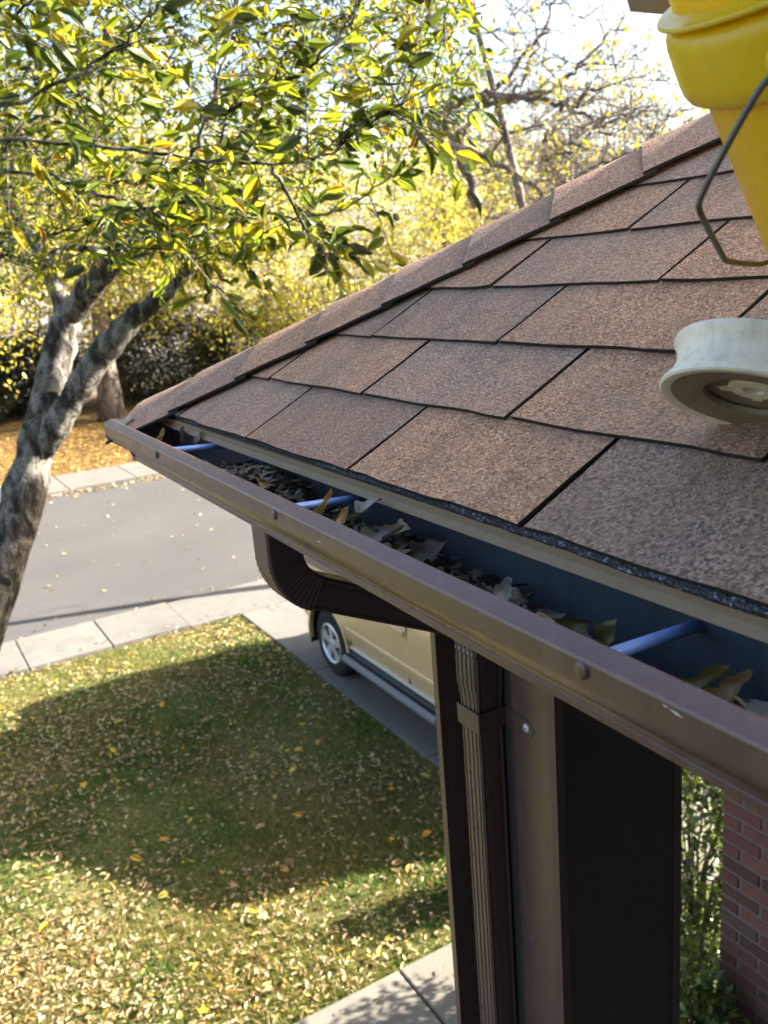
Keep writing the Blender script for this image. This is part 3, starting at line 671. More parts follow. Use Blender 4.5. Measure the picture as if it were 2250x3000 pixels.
def ztop(x):
    pts = [(xa, 1.02), (xa + .06, 1.62), (xa + .30, 1.76), (CXR + 1.0, 1.80), (CXF - .95, 1.76), (CXF - .25, 1.12), (CXF + .5, 1.05), (xb - .05, .95), (xb, .72)]
    return float(np.interp(x, [q[0] for q in pts], [q[1] for q in pts]))
def belt(x): return min(1.16, ztop(x) - .04)
rings = []
for x in cols:
    zb, zt_, bl = zbot(x), ztop(x), belt(x)
    end = max(0, (xa + .25 - x) / .25, (x - (xb - .35)) / .35); tuck = .16 * end ** 2
    side = []
    for q in np.linspace(0, 1, 9):
        z = zb + (bl - zb) * q
        yi = .045 * max(0, (.60 - z) / .15) ** 1 if z < .60 else 0
        yi += -.012 * math.exp(-((z - .70) / .05) ** 2) + .022 * max(0, (z - .86) / .3) ** 1.5
        side.append((yi + tuck, z))
    up = [(side[-1][0] + (.19 * (zt_ - .05 - bl) / .6) * q, bl + (zt_ - .05 - bl) * q) for q in (.05, .5, 1.0)]
    crown = [(up[-1][0] + .06, zt_ - .012), (up[-1][0] + .22, zt_)]
    half_ = side + up + crown
    rings.append([np.array([x, CY0 + y, ZG + z]) for y, z in half_] + [np.array([x, CY0 + CW - y, ZG + z]) for y, z in half_[::-1]])
mb = MB(); n = len(rings[0]); V = [q for r_ in rings for q in r_]
mb.add(V, [(i*n+j, i*n+j+1, (i+1)*n+j+1, (i+1)*n+j) for i in range(len(rings)-1) for j in range(n-1)] + [tuple(range(n)), tuple(range((len(rings)-1)*n, len(rings)*n))[::-1]])
cb = mb.build('body', MAT['gold'], car, smooth=True, sharp=35)
mb = MB(); mb.box((xa + .15, CY0 + .25, ZG + .30), (xb - .15, CY0 + CW - .25, ZG + 1.0)); mb.box((CXR - .46, CY0 + .10, ZG + .5), (CXF + .46, CY0 + CW - .10, ZG + .95)); mb.build('underbody', MAT['hole'], car)
for side in (0, 1):
    ys = CY0 if side == 0 else CY0 + CW; sg = 1 if side == 0 else -1
    for hx in (CXR, CXF):
        w_ = MB(); wc = (hx, ys + sg * .03, ZG + TR)
        w_.lathe([(.215, .02), (.222, 0), (.315, -.006), (.350, .010), (TR, .040), (TR, .215), (.33, .24), (.22, .215)], wc, (0, sg, 0), 56)
        ty = w_.build('wheel', MAT['black'], car, smooth=True, sharp=40)
        w_ = MB(); w_.lathe([(.222, .004), (.226, -.004), (.214, -.010), (.200, .004), (.195, .07), (.19, .12), (.0001, .125)], wc, (0, sg, 0), 56, 0)
        w_.lathe([(.0001, -.004), (.045, -.002), (.055, .010), (.06, .03)], wc, (0, sg, 0), 32, 0)
        for k in range(5):
            a = 2 * math.pi * k / 5 + .3; d = np.array([math.cos(a), 0, math.sin(a)]); tn = np.array([-math.sin(a), 0, math.cos(a)]); c0 = np.array(wc)
            pl = [c0 + d * .045 - tn * .040, c0 + d * .120 - tn * .042, c0 + d * .206 - tn * .062, c0 + d * .206 + tn * .062, c0 + d * .120 + tn * .042, c0 + d * .045 + tn * .040]
            w_.prism([q + np.array([0, sg * .006, 0]) for q in pl], (0, sg * .022, 0), 0)
        w_.build('rim', MAT['chrome'], ty, smooth=True, sharp=35)
        w_ = MB(); w_.lathe([(.19, .055), (.0001, .055)], wc, (0, sg, 0), 40); w_.build('brake_drum', MAT['hole'], ty)
        for k in range(5):
            a = 2 * math.pi * k / 5 + .3 + math.pi / 5; w_ = MB(); q = np.array(wc) + .105 * np.array([math.cos(a), 0, math.sin(a)]); w_.lathe([(.0001, .0), (.009, .0), (.011, .02)], q, (0, sg, 0), 10); w_.build('lug_nut', MAT['hole'], ty)
    sb = MB(); sb.prism([(CXR + .45, ys - sg * a_, ZG + b_) for a_, b_ in ((-.06, .43), (.05, .425), (.085, .405), (.09, .375), (.07, .345), (-.06, .34))], (CXF - CXR - .90, 0, 0)); sb.build('running_board', MAT['plastic'], car, bevel=.012)
    sb = MB(); sb.box((CXR + .47, min(ys - sg * .045, ys - sg * .005), ZG + .4265), (CXF - .47, max(ys - sg * .045, ys - sg * .005), ZG + .4305)); sb.build('tread_strip', MAT['black'], car)
    for hx in (CXR, CXF):
        sb = MB(); rr_ = [(hx + r2 * math.cos(a_), ys - sg * yy2, ZG + TR + r2 * math.sin(a_)) for (r2, yy2) in ((.453, .012), (.490, .006)) for a_ in np.linspace(-.15, math.pi + .15, 25)]
        sb.add(rr_ + [(q[0], q[1] + sg * .05, q[2]) for q in rr_], [(i_, i_ + 1, i_ + 26, i_ + 25) for i_ in range(24)] + [(i_, i_ + 50, i_ + 51, i_ + 1) for i_ in range(24)]); sb.build('arch_lip', MAT['gold'], car, smooth=True, sharp=40)
    sb = MB(); sb.box((CXR + .46, min(ys - sg * .016, ys + sg * .02), ZG + .66), (CXF - .46, max(ys - sg * .016, ys + sg * .02), ZG + .725)); sb.build('body_moulding', MAT['gold'], car, bevel=.012)
    sb = MB(); sb.box((CXR + .43, min(ys + sg * .028, ys + sg * .008), ZG + .478), (CXF - .43, max(ys + sg * .028, ys + sg * .008), ZG + .505)); sb.build('sill_strip', MAT['chrome'], car, bevel=.004)
    sb = MB(); sb.box((CXR - .505, min(ys + sg * .02, ys + sg * .22), ZG + .22), (CXR - .488, max(ys + sg * .02, ys + sg * .22), ZG + .62)); sb.build('mud_flap', MAT['black'], car, bevel=.004)
    for hx in (CXR + 1.50, CXF - .35 - .9 + .9):
        sb = MB(); hy = ys - sg * .018
        sb.prism([(hx - .11, hy, ZG + .985), (hx + .12, hy, ZG + .985), (hx + .13, hy, ZG + 1.01), (hx + .12, hy, ZG + 1.04), (hx - .10, hy, ZG + 1.045), (hx - .13, hy, ZG + 1.02)], (0, sg * .03, 0)); sb.build('door_handle', MAT['gold'], car, bevel=.008)
    for hx in (CXR + .52, CXR + 1.66, CXF - .42):
        sb = MB(); yy = ys + sg * .004; sb.box((hx - .004, min(yy, yy + sg * .03), ZG + .53), (hx + .004, max(yy, yy + sg * .03), ZG + 1.14)); sb.build('door_seam', MAT['hole'], car)
    for x0, x1 in ((xa + .22, CXR + .55), (CXR + .62, CXR + 1.60), (CXR + 1.70, CXF - .72)):
        sb = MB(); q = lambda x, f: np.array([x, ys + sg * (.030 + .19 * f * (ztop(x) - .05 - 1.16) / .6 - .006), ZG + 1.18 + f * (ztop(x) - .13 - 1.18)])
        sb.prism([q(x0, 0), q(x1, 0), q(x1 - .06, 1), q(x0 + .06, 1)], (0, sg * .01, 0)); sb.build('side_window', MAT['glass'], car)
sb = MB(); sb.box((xa - .10, CY0 + .08, ZG + .48), (xa + .12, CY0 + CW - .08, ZG + .72)); sb.build('rear_bumper', MAT['gold'], car, bevel=.05)
sb = MB(); sb.box((xb - .14, CY0 + .08, ZG + .44), (xb + .08, CY0 + CW - .08, ZG + .68)); sb.build('front_bumper', MAT['gold'], car, bevel=.05)
for yy in (CY0 + .06, CY0 + CW - .26):
    sb = MB(); sb.box((xa - .02, yy, ZG + .85), (xa + .05, yy + .2, ZG + 1.25)); sb.build('tail_light', paint('red_lens', (.35, .02, .02), .2, .05, 0), car, bevel=.015)

# ================================================================== MAILBOX glimpsed through the elbow
mp = P(1012, 1715, 13.2)
mbx = thing('mailbox', 'small white arched box near the curb, glimpsed past the downspout elbow', 'mailbox', (mp[0], mp[1], ZG))
mb = MB(); zt0 = mp[2] - .08
arcp = [(-.11, 0)] + [(-.11 * math.cos(a), .16 + .11 * math.sin(a)) for a in np.linspace(0, math.pi, 13)] + [(.11, 0)]
inn = [(.055, 0)] + [(.055 * math.cos(a), .13 + .055 * math.sin(a)) for a in np.linspace(0, math.pi, 9)] + [(-.055, 0)]
ang = math.radians(62); ux = np.array([math.cos(ang), math.sin(ang), 0]); dx = np.array([-math.sin(ang), math.cos(ang), 0]) * .42
mb.prism([np.array([mp[0], mp[1], zt0]) + ux * a + np.array([0, 0, b_]) for a, b_ in arcp + inn], dx); mb.build('shell', MAT['white'], mbx)
mb = MB(); mb.prism([np.array([mp[0], mp[1], zt0]) + dx * .2 + ux * a + np.array([0, 0, b_]) for a, b_ in inn], dx * .02); mb.build('inner_panel', MAT['hole'], mbx)
mb = MB(); mb.box((mp[0] - .1, mp[1] + .08, ZG), (mp[0], mp[1] + .18, zt0)); mb.build('post', MAT['white'], mbx)

# ================================================================== LEAVES AND TREES
def leaf_template(kind):
    if kind == 'hi':      # pointed oval leaf, folded along the midrib, along +X, unit length
        t = np.array([0, .18, .42, .68, .88, 1.0]); w = np.array([0, .13, .20, .155, .07, 0]) ; sag = -.16 * t ** 2
        V = [(a, 0, s) for a, s in zip(t, sag)] + [(a + .01, b_, s + b_ * .35) for a, b_, s in zip(t[1:5], w[1:5], sag[1:5])] + [(a + .01, -b_, s + b_ * .35) for a, b_, s in zip(t[1:5], w[1:5], sag[1:5])]
        F = []
        for side in (6, 10):
            F += [(0, 1, side), (5, side + 3, 4)] + [tri for i in range(3) for tri in ((i + 1, i + 2, side + i), (i + 2, side + i + 1, side + i))]
        return np.array(V), np.array(F)
    V = [(0, 0, 0), (.45, .22, .05), (1, 0, -.08), (.45, -.22, .05)]
    return np.array(V), np.array([(0, 1, 2), (0, 2, 3)])
def rand_frames(rs, n, dirs=None, droop=0.35, spread=.8):
    d = rs.normal(size=(n, 3)) if dirs is None else dirs + rs.normal(size=(n, 3)) * spread
    d[:, 2] -= droop; d /= np.linalg.norm(d, axis=1)[:, None]
    r_ = rs.normal(size=(n, 3)) * .9; r_[:, 2] += .8
    y = np.cross(r_, d); y /= np.linalg.norm(y, axis=1)[:, None] + 1e-9
    z = np.cross(d, y)
    return np.stack([d, y, z], 1)          # rows
def leaf_cloud(name, pts, fr, size, mat, parent=None, kind='lo', wloc=None):
    T, F = leaf_template(kind); n = len(pts)
    V = np.einsum('vk,nkc->nvc', T, fr) * size[:, None, None] + pts[:, None, :]
    FF = (F[None] + (np.arange(n) * len(T))[:, None, None]).reshape(-1, 3)
    c = pts.mean(0) if wloc is None else np.asarray(wloc)
    return add_obj(name, make_mesh(name, V.reshape(-1, 3) - c, FF, mat), c, parent)
def mst(nodes, rad, attr, rs, step=.35, wig=.12, rmin=.004, taper=.5):
    """join each attractor to the nearest point of the growing skeleton by a slightly curved branch"""
    nodes = [np.asarray(q, float) for q in nodes]; rad = list(rad); br = []
    arr = np.array(nodes); 
    order = np.argsort([np.min(np.linalg.norm(arr - a, axis=1)) for a in attr])
    for k in order:
        a = attr[k]; arr = np.array(nodes); d = np.linalg.norm(arr - a, axis=1); j = int(np.argmin(d)); L = d[j]
        if L < .02: continue
        m_ = max(2, int(L / step) + 2); t = np.linspace(0, 1, m_)[:, None]
        path = arr[j] * (1 - t) + a * t
        path[1:-1] += rs.normal(0, wig * L, (m_ - 2, 3)) * .35 if m_ > 2 else 0
        path[:, 2] += (np.sin(t[:, 0] * math.pi) * L * .10)
        r0 = max(rmin, rad[j] * taper); rr = np.linspace(r0, max(rmin * .6, r0 * .45), m_)
        br.append((path, rr))
        for q, r_ in zip(path[1:], rr[1:]): nodes.append(q); rad.append(float(r_))
    return br
GREEN = [(0.0, (.035, .068, .012)), (.28, (.095, .155, .016)), (.55, (.21, .27, .022)), (.78, (.37, .39, .03)), (.94, (.58, .47, .03)), (1.0, (.40, .18, .03))]
GREEN2 = [(0.0, (.026, .052, .016)), (.35, (.060, .105, .02)), (.62, (.14, .20, .024)), (.86, (.30, .34, .03)), (1.0, (.50, .38, .03))]
YELLOW = [(0.0, (.18, .22, .04)), (.25, (.40, .41, .06)), (.55, (.64, .60, .09)), (.85, (.76, .66, .16)), (1.0, (.36, .20, .05))]
OLIVE = [(0.0, (.10, .11, .04)), (.35, (.24, .25, .06)), (.7, (.42, .40, .12)), (1.0, (.60, .52, .22))]
EVER = [(0.0, (.006, .012, .006)), (.5, (.014, .024, .010)), (1.0, (.030, .044, .018))]
MAT['leaf'] = leaf_mat('leaf_green', GREEN, .58); MAT['leaf_obj'] = leaf_mat('leaf_near', GREEN2, .42, 'object', .55, .32)
MAT['leaf_yellow'] = leaf_mat('leaf_yellow', YELLOW, .5); MAT['leaf_olive'] = leaf_mat('leaf_olive', OLIVE, .45); MAT['leaf_ever'] = leaf_mat('leaf_evergreen', EVER, .2)
MAT['bark'] = bark_mat('grey_bark', (.27, .25, .215), (.030, .026, .022), 13.0, 1.0); MAT['bark_far'] = bark_mat('far_bark', (.27, .225, .19), (.09, .07, .06), 4.0, .5)

# ---- the yard tree on the left
rs = np.random.default_rng(21)
base = np.array([-4.75, -1.25, ZG])
yard = thing('yard_tree', 'grey forked tree leaning in from the left over the lawn', 'tree', base)
stem = [base, base + (P(-40, 1800, 5.15) - base) * .5 + np.array([.05, -.06, 0]), P(-40, 1800, 5.15), P(58, 1500, 5.2), P(118, 1260, 5.2), P(160, 1080, 5.2), P(196, 940, 5.2)]
stem_r = [.19, .15, .125, .112, .098, .088, .086]
limbA = [P(196, 940, 5.2), P(162, 840, 5.22), P(118, 745, 5.3), P(62, 650, 5.4), P(-10, 540, 5.6), P(-120, 380, 5.9)]; rA = [.06, .042, .037, .031, .024, .013]
limbB = [P(196, 940, 5.2), P(262, 845, 5.1), P(335, 765, 4.95), P(415, 690, 4.8), P(520, 600, 4.55), P(650, 470, 4.2), P(760, 330, 3.9), P(840, 150, 3.7)]; rB = [.076, .072, .064, .050, .034, .022, .015, .008]
limbC = [P(112, 1330, 5.2), P(172, 1235, 5.14), P(236, 1130, 5.1), P(305, 1030, 5.05), P(392, 932, 5.0), P(472, 868, 4.95), P(540, 800, 4.9), P(600, 700, 4.8), P(680, 590, 4.7), P(760, 470, 4.6)]; rC = [.076, .078, .076, .071, .065, .052, .036, .026, .018, .008]
def limb_mesh(name, pts, rad, mat, parent, n=14, it=2, knob=.06):
    pts = [np.asarray(q, float) for q in pts]; k = len(pts); tt = np.linspace(0, k - 1, (k - 1) * 5 + 1)
    C_ = np.array(pts)
    def cr(t):
        i = min(int(t), k - 2); f = t - i; p0 = C_[max(i-1, 0)]; p1 = C_[i]; p2 = C_[i+1]; p3 = C_[min(i+2, k-1)]
        return .5 * ((2*p1) + (-p0+p2)*f + (2*p0-5*p1+4*p2-p3)*f*f + (-p0+3*p1-3*p2+p3)*f**3)
    path = np.array([cr(t) for t in tt]); r_ = np.interp(tt, range(k), rad) * (1 + rs.normal(0, knob, len(tt)))
    mb = MB(); mb.tube(path, r_, n); V = mb.V
    mb.V = [v + rs.normal(0, r_[i // n] * .05, 3) for i, v in enumerate(V)]
    o = mb.build(name, mat, parent, smooth=True); return path, r_
pS, _ = limb_mesh('trunk', stem, stem_r, MAT['bark'], yard, 18)
nodes, rads = [], []
for nm, L_, R_ in (('limb', limbA, rA), ('limb', limbB, rB), ('limb', limbC, rC)):
    pth, rr = limb_mesh(nm, L_, R_, MAT['bark'], yard, 14)
    k0 = len(pth) // 3; nodes += list(pth[k0:]); rads += list(rr[k0:])
# fine branches fill a crown volume that hangs over the lawn towards the house
att = []
for _ in range(900):
    u, v = rs.uniform(-500, 1380), rs.uniform(-500, 800); D = rs.uniform(3.3, 6.6)
    if v > 620 + 120 * math.sin(u / 190) and rs.random() < .45: continue
    if u > 1000 and v > 480 - (u - 1000) * .3: continue
    att.append(P(u, v, D))
att = np.array(att)
br = mst(nodes, rads, att, rs, .35, .14, .0045, .55)
mb = MB()
for path, rr in br: mb.tube(path, rr, 5, 0, False)
meta(mb.build('branches', MAT['bark'], yard, smooth=True), kind='stuff')
tw = []; tips = []; dirs = []
for path, rr in br:
    L = np.linalg.norm(path[-1] - path[0]); n_ = max(5, int(L / .085))
    for _ in range(n_):
        t = rs.uniform(.25, 1); i = min(int(t * (len(path) - 1)), len(path) - 2); q = path[i] + (path[i+1] - path[i]) * (t * (len(path) - 1) - i)
        d = rs.normal(size=3); d[2] *= .5; d /= np.linalg.norm(d); l = rs.uniform(.10, .32)
        tw.append((q, q + d * l * .5 + [0, 0, .02], q + d * l))
        for f in np.linspace(.25, 1, rs.integers(3, 6)): tips.append(q + d * l * f); dirs.append(d)
mb = MB()
for t3 in tw: mb.tube(t3, [.0028, .0022, .0014], 3, 0, False)
meta(mb.build('twigs', MAT['bark'], yard), kind='stuff')
tips = np.array(tips); dirs = np.array(dirs)
o = leaf_cloud('crown', tips, rand_frames(rs, len(tips), dirs, .35, .7), rs.uniform(.040, .068, len(tips)), MAT['leaf'], yard, 'hi'); meta(o, kind='stuff')
print('yard leaves', len(tips))
# near sprays of foliage reaching towards the eave
sprays = [
 [(-260,430,3.3),(20,405,3.0),(280,425,2.9),(560,462,2.75),(800,490,2.65),(975,445,2.55),(1125,335,2.45),(1200,270,2.42)],
 [(-260,520,3.5),(100,500,3.2),(250,545,3.1),(430,530,3.0),(600,500,2.9)],
 [(-200,340,3.1),(80,290,2.95),(250,210,2.85),(370,125,2.75),(450,30,2.65),(520,-120,2.6)],
 [(560,462,2.75),(600,350,2.72),(650,200,2.68),(680,50,2.65),(700,-100,2.6)],
 [(-200,650,3.6),(100,695,3.45),(220,672,3.35),(330,640,3.3)],
 [(300,640,3.5),(560,590,3.3),(700,620,3.2),(880,640,3.1),(1010,612,3.0),(1125,535,2.9)],
 [(-220,170,2.8),(20,60,2.6),(140,-40,2.5)],
 [(600,350,2.72),(760,290,2.65),(900,200,2.6),(1010,90,2.5),(1080,-60,2.45)],
 [(250,545,3.1),(380,610,3.0),(470,690,2.95),(560,760,2.9)],
 [(520,640,3.8),(600,720,3.7),(700,760,3.6),(820,770,3.5)],
 [(380,640,4.0),(470,700,3.9),(560,800,3.8),(640,840,3.7)],
 [(800,490,2.65),(840,570,2.7),(900,690,2.75),(930,760,2.8)],
]
mb = MB(); Lp = []; Ld = []
for sp_ in sprays:
    pts = np.array([P(*q) for q in sp_]); k = len(pts); tt = np.linspace(0, k - 1, (k - 1) * 5 + 1)
    path = np.stack([np.interp(tt, range(k), pts[:, i]) for i in range(3)], 1); path[1:-1] += rs.normal(0, .006, (len(path) - 2, 3))
    mb.tube(path, np.linspace(.0075, .0025, len(path)), 7, 0, False)
    for i in range(2, len(path)):
        for _ in range(rs.integers(0, 3)):
            ax_ = path[i] - path[i-1]; ax_ /= np.linalg.norm(ax_)
            d = rs.normal(size=3) * .8 + ax_ * .8; d[2] += .15; d /= np.linalg.norm(d); l = rs.uniform(.10, .30)
            e_ = path[i] + d * l + np.array([0, 0, -.03 * l])
            mb.tube([path[i], path[i] + d * l * .55 + [0, 0, .012], e_], [.0026, .0020, .0012], 5, 0, False)
            m_ = rs.integers(4, 8)
            for f in np.linspace(.3, 1, m_):
                s_ = rs.choice([-1, 1]); side = np.cross(d, [0, 0, 1.]); side /= np.linalg.norm(side) + 1e-9
                Lp.append(path[i] + (e_ - path[i]) * f); Ld.append(d * .6 + side * s_ * .8)
mb.build('near_branches', MAT['bark'], yard, smooth=True)
Lp = np.array(Lp); Ld = np.array(Ld); fr = rand_frames(rs, len(Lp), Ld, .25, .35); sz = rs.uniform(.058, .098, len(Lp))
q = (Lp - CAM_C) @ CAM_F; uu = 1125 + FPX * ((Lp - CAM_C) @ CAM_R) / q; vv = 1500 + FPX * ((Lp - CAM_C) @ CAM_D) / q
vis = (uu > -30) & (uu < 2280) & (vv > -30); order = np.argsort(-(sz / q) * vis)
pick = order[:290]; restl = order[290:]
Th, Fh = leaf_template('hi'); protos = []
for k in range(6):
    V = Th.copy(); V[:, 2] *= rs.uniform(.3, 1.8); V[:, 1] *= rs.uniform(.85, 1.25); V[:, 2] += .05 * np.sin(V[:, 0] * 5 + k)
    protos.append(make_mesh('leaf', V, Fh, MAT['leaf_obj'], smooth=True))
for i in pick:
    o = add_obj('leaf', protos[int(rs.integers(6))], Lp[i], yard)
    M3 = Matrix(fr[i].T.tolist()); o.rotation_euler = M3.to_euler(); o.scale = (sz[i],) * 3
o = leaf_cloud('spray_leaves', Lp[restl], fr[restl], sz[restl], MAT['leaf'], yard, 'hi'); meta(o, kind='stuff')
print('near leaves', len(Lp))
# hanging sprigs low on the trunk
for (u, v, D) in ((315, 1440, 4.7), (115, 1545, 4.8), (300, 1455, 4.7), (30, 1250, 4.6), (60, 1340, 4.7), (40, 1160, 4.7)):
    pass

def simple_tree(name, label, x, y, h, cr, rs, nleaf, lsize, leafm, barkm, group=None, lean=(0, 0), r0=.2, natt=120, cz=.62, crz=.42, gap=.0, z0=ZG, spread=.35, kind='lo', crown=True):
    t = thing(name, label, 'tree', (x, y, z0), group)
    b0 = np.array([x, y, z0]); k = 7
    tr = [b0 + np.array([lean[0] * f, lean[1] * f, h * f * .92]) + (rs.normal(0, .03 * h * .3, 3) * (f > 0) * np.array([1, 1, 0])) for f in np.linspace(0, 1, k)]
    rr = [r0 * (1 - .88 * f) + (.3 * r0 if f == 0 else 0) for f in np.linspace(0, 1, k)]
    mb = MB(); mb.tube(tr, rr, 10); mb.build('trunk', barkm, t, smooth=True)
    c = b0 + np.array([lean[0] * .7, lean[1] * .7, h * cz])
    att = []
    while len(att) < natt:
        q = rs.uniform(-1, 1, 3)
        if q @ q > 1 or (q @ q < gap): continue
        att.append(c + q * np.array([cr, cr, h * crz]))
    st = int(k * .3); ndz = tr[st:]; rz = rr[st:]
    br = mst(ndz, rz, np.array(att), rs, cr * .25, .16, r0 * .085, .55)
    mb = MB()
    for path, r_ in br: mb.tube(path, r_, 4, 0, False)
    for path, r_ in br:
        for _ in range(8):
            i = rs.integers(1, len(path)); d = rs.normal(size=3); d[2] = abs(d[2]) * .8; d /= np.linalg.norm(d); l = rs.uniform(.12, .35) * cr * .6
            mb.tube([path[i], path[i] + d * l * .5, path[i] + d * l + rs.normal(0, .1 * l, 3)], [r0 * .07, r0 * .05, r0 * .025], 3, 0, False)
    meta(mb.build('limbs', barkm, t, smooth=True), kind='stuff')
    if nleaf:
        ctr = np.array([path[-1] for path, _ in br]); w_ = rs.random(len(ctr)) ** 1.5 + .05; w_ /= w_.sum()
        pick = rs.choice(len(ctr), nleaf, p=w_)
        pts = ctr[pick] + rs.normal(0, spread * cr * .35, (nleaf, 3))
        o = leaf_cloud('crown', pts, rand_frames(rs, nleaf, None, .3), rs.uniform(.7, 1.3, nleaf) * lsize, leafm, t, kind); meta(o, kind='stuff')
    return t
rs = np.random.default_rng(99)
Gp = 'trees along the far side of the street'
st_t = simple_tree('street_tree', 'half bare tree with thin upright trunk and sparse yellow leaves by the driveway', -8.55, 8.5, 9.6, 2.6, rs, 420, .075, MAT['leaf_yellow'], MAT['bark_far'], None, (-1.7, -.75), .13, 70, .7, .34, spread=.5)
Lq = []
for poly, r_ in (([(1400,600,13),(1340,420,13),(1270,340,12.8),(1150,330,12.4),(1060,350,12)], .085), ([(1330,420,13),(1420,300,12.8),(1520,285,12.5),(1620,262,12.3),(1745,150,12),(1830,45,11.8)], .05),
    ([(1400,310,13),(1500,215,12.6),(1590,90,12.3),(1640,-40,12)], .045), ([(1270,330,12.8),(1420,272,12.2),(1560,290,11.8),(1690,320,11.4),(1790,395,11)], .06), ([(1180,385,11.8),(1330,425,11.4),(1480,485,11.1),(1570,560,10.9),(1640,640,10.7)], .06),
    ([(1640,330,11.5),(1740,270,11.3),(1850,230,11.1),(1990,250,11)], .025), ([(1600,470,11.2),(1720,400,11),(1830,330,10.8),(1930,300,10.7)], .025), ([(1640,560,10.9),(1760,480,10.7),(1900,430,10.6),(2020,370,10.5)], .025), ([(1500,285,12.5),(1560,160,12.3),(1570,20,12)], .03), ([(1290,350,12.8),(1200,200,12.6),(1180,60,12.4),(1230,-60,12.2)], .04), ([(1320,330,12.8),(1330,160,12.5),(1290,20,12.3)], .035), ([(1690,200,12.1),(1780,190,11.9),(1900,140,11.7)], .02)):
    pts = np.array([P(*q) for q in poly]); k = len(pts); tt = np.linspace(0, k - 1, (k - 1) * 6 + 1); path = np.stack([np.interp(tt, range(k), pts[:, i]) for i in range(3)], 1); path[1:-1] += rs.normal(0, .03, (len(path) - 2, 3))
    mb = MB(); mb.tube(path, np.linspace(r_, r_ * .25, len(path)), 7, 0, False); mb.build('limb', MAT['bark_far'], st_t, smooth=True)
    mb = MB()
    for i in range(2, len(path)):
        for _ in range(2):
            d = rs.normal(size=3); d[2] = d[2] * .7 + .35; d /= np.linalg.norm(d); l = rs.uniform(.25, .9); e_ = path[i] + d * l + rs.normal(0, .08, 3); md = path[i] + d * l * .5 + rs.normal(0, .05, 3)
            mb.tube([path[i], md, e_], [.008, .006, .003], 4, 0, False)
            for _ in range(2):
                d2 = d + rs.normal(0, .7, 3); d2 /= np.linalg.norm(d2); f_ = md + d2 * l * .45; mb.tube([md, f_], [.005, .002], 3, 0, False); Lq.append(f_)
            Lq.append(e_)
    o = mb.build('twigs', MAT['bark_far'], st_t); meta(o, kind='stuff')
Lq = np.array(Lq); Lq = Lq[rs.random(len(Lq)) < .20]; Lq = np.repeat(Lq, 3, 0) + rs.normal(0, .07, (len(Lq) * 3, 3))
o = leaf_cloud('leaf_clusters', Lq, rand_frames(rs, len(Lq), None, .3), rs.uniform(.07, .13, len(Lq)), MAT['leaf_yellow'], st_t, 'hi'); meta(o, kind='stuff')
simple_tree('maple_tree', 'bright yellow autumn tree right of the ribboned trunk', -30.5, 13.0, 9.5, 4.6, rs, 13500, .175, MAT['leaf_yellow'], MAT['bark_far'], Gp, (0, .3), .24, 150, .55, .45)
simple_tree('maple_tree', 'olive and yellow tree above the dark evergreen shrubs', -33.5, 8.0, 10.5, 4.6, rs, 14000, .185, MAT['leaf_olive'], MAT['bark_far'], Gp, (.4, 0), .26, 150, .58, .43)
simple_tree('ribbon_tree', 'broad grey trunk with a pink ribbon across the street', -29.6, 6.55, 11.5, 4.2, rs, 12000, .185, MAT['leaf_yellow'], MAT['bark_far'], Gp, (.5, .5), .38, 130, .66, .36)
simple_tree('maple_tree', 'yellow-green tree behind the forked yard trunk', -26.5, 1.0, 9.0, 4.0, rs, 9500, .16, MAT['leaf_yellow'], MAT['bark_far'], Gp, (.2, -.4), .22, 150, .6, .42)
simple_tree('maple_tree', 'loose olive tree at the far left edge across the street', -27.5, -5.0, 9.5, 4.4, rs, 8000, .17, MAT['leaf_olive'], MAT['bark_far'], Gp, (0, .4), .24, 140, .6, .42)
simple_tree('maple_tree', 'yellow tree left of the tall bare tree', -28.5, 19.5, 9.0, 4.6, rs, 13500, .175, MAT['leaf_yellow'], MAT['bark_far'], Gp, (.2, .2), .24, 140, .52, .45)
simple_tree('bare_tree', 'wide brown leafless tree rising behind the shingle hip', -22.0, 21.5, 9.0, 4.4, rs, 1600, .12, MAT['leaf_olive'], MAT['bark_far'], Gp, (.3, .2), .22, 420, .58, .44)
simple_tree('bare_tree', 'leafless grey tree next to the conifer behind the hip', -30.0, 27.5, 11.0, 5.2, rs, 1800, .13, MAT['leaf_olive'], MAT['bark_far'], Gp, (0, 0), .24, 420, .55, .45)
simple_tree('maple_tree', 'small yellow tree just left of the bucket', -13.5, 17.5, 6.0, 2.6, rs, 2200, .12, MAT['leaf_yellow'], MAT['bark_far'], Gp, (0, 0), .14, 120, .6, .42)
for k, (x, y, h) in enumerate(((-44, 20, 13), (-47, 3, 12), (-46, -9, 12.5), (-52, 36, 15), (-42, 33, 12), (-50, 12, 13.5))):
    lab = ['greyish tree in the woods behind the yellow maples', 'greyish tree in the woods behind the forked trunk', 'greyish tree in the woods at the far left', 'tallest greyish tree of the distant woods, right of the conifer', 'greyish tree in the woods below the conifer', 'greyish tree in the woods behind the olive tree'][k]
    simple_tree('woodland_tree', lab, x, y, h, 5.6, rs, 5000, .30, MAT['leaf_olive'], MAT['bark_far'], 'distant woodland trees', (0, 0), .26, 150, .52, .47, z0=ZG)
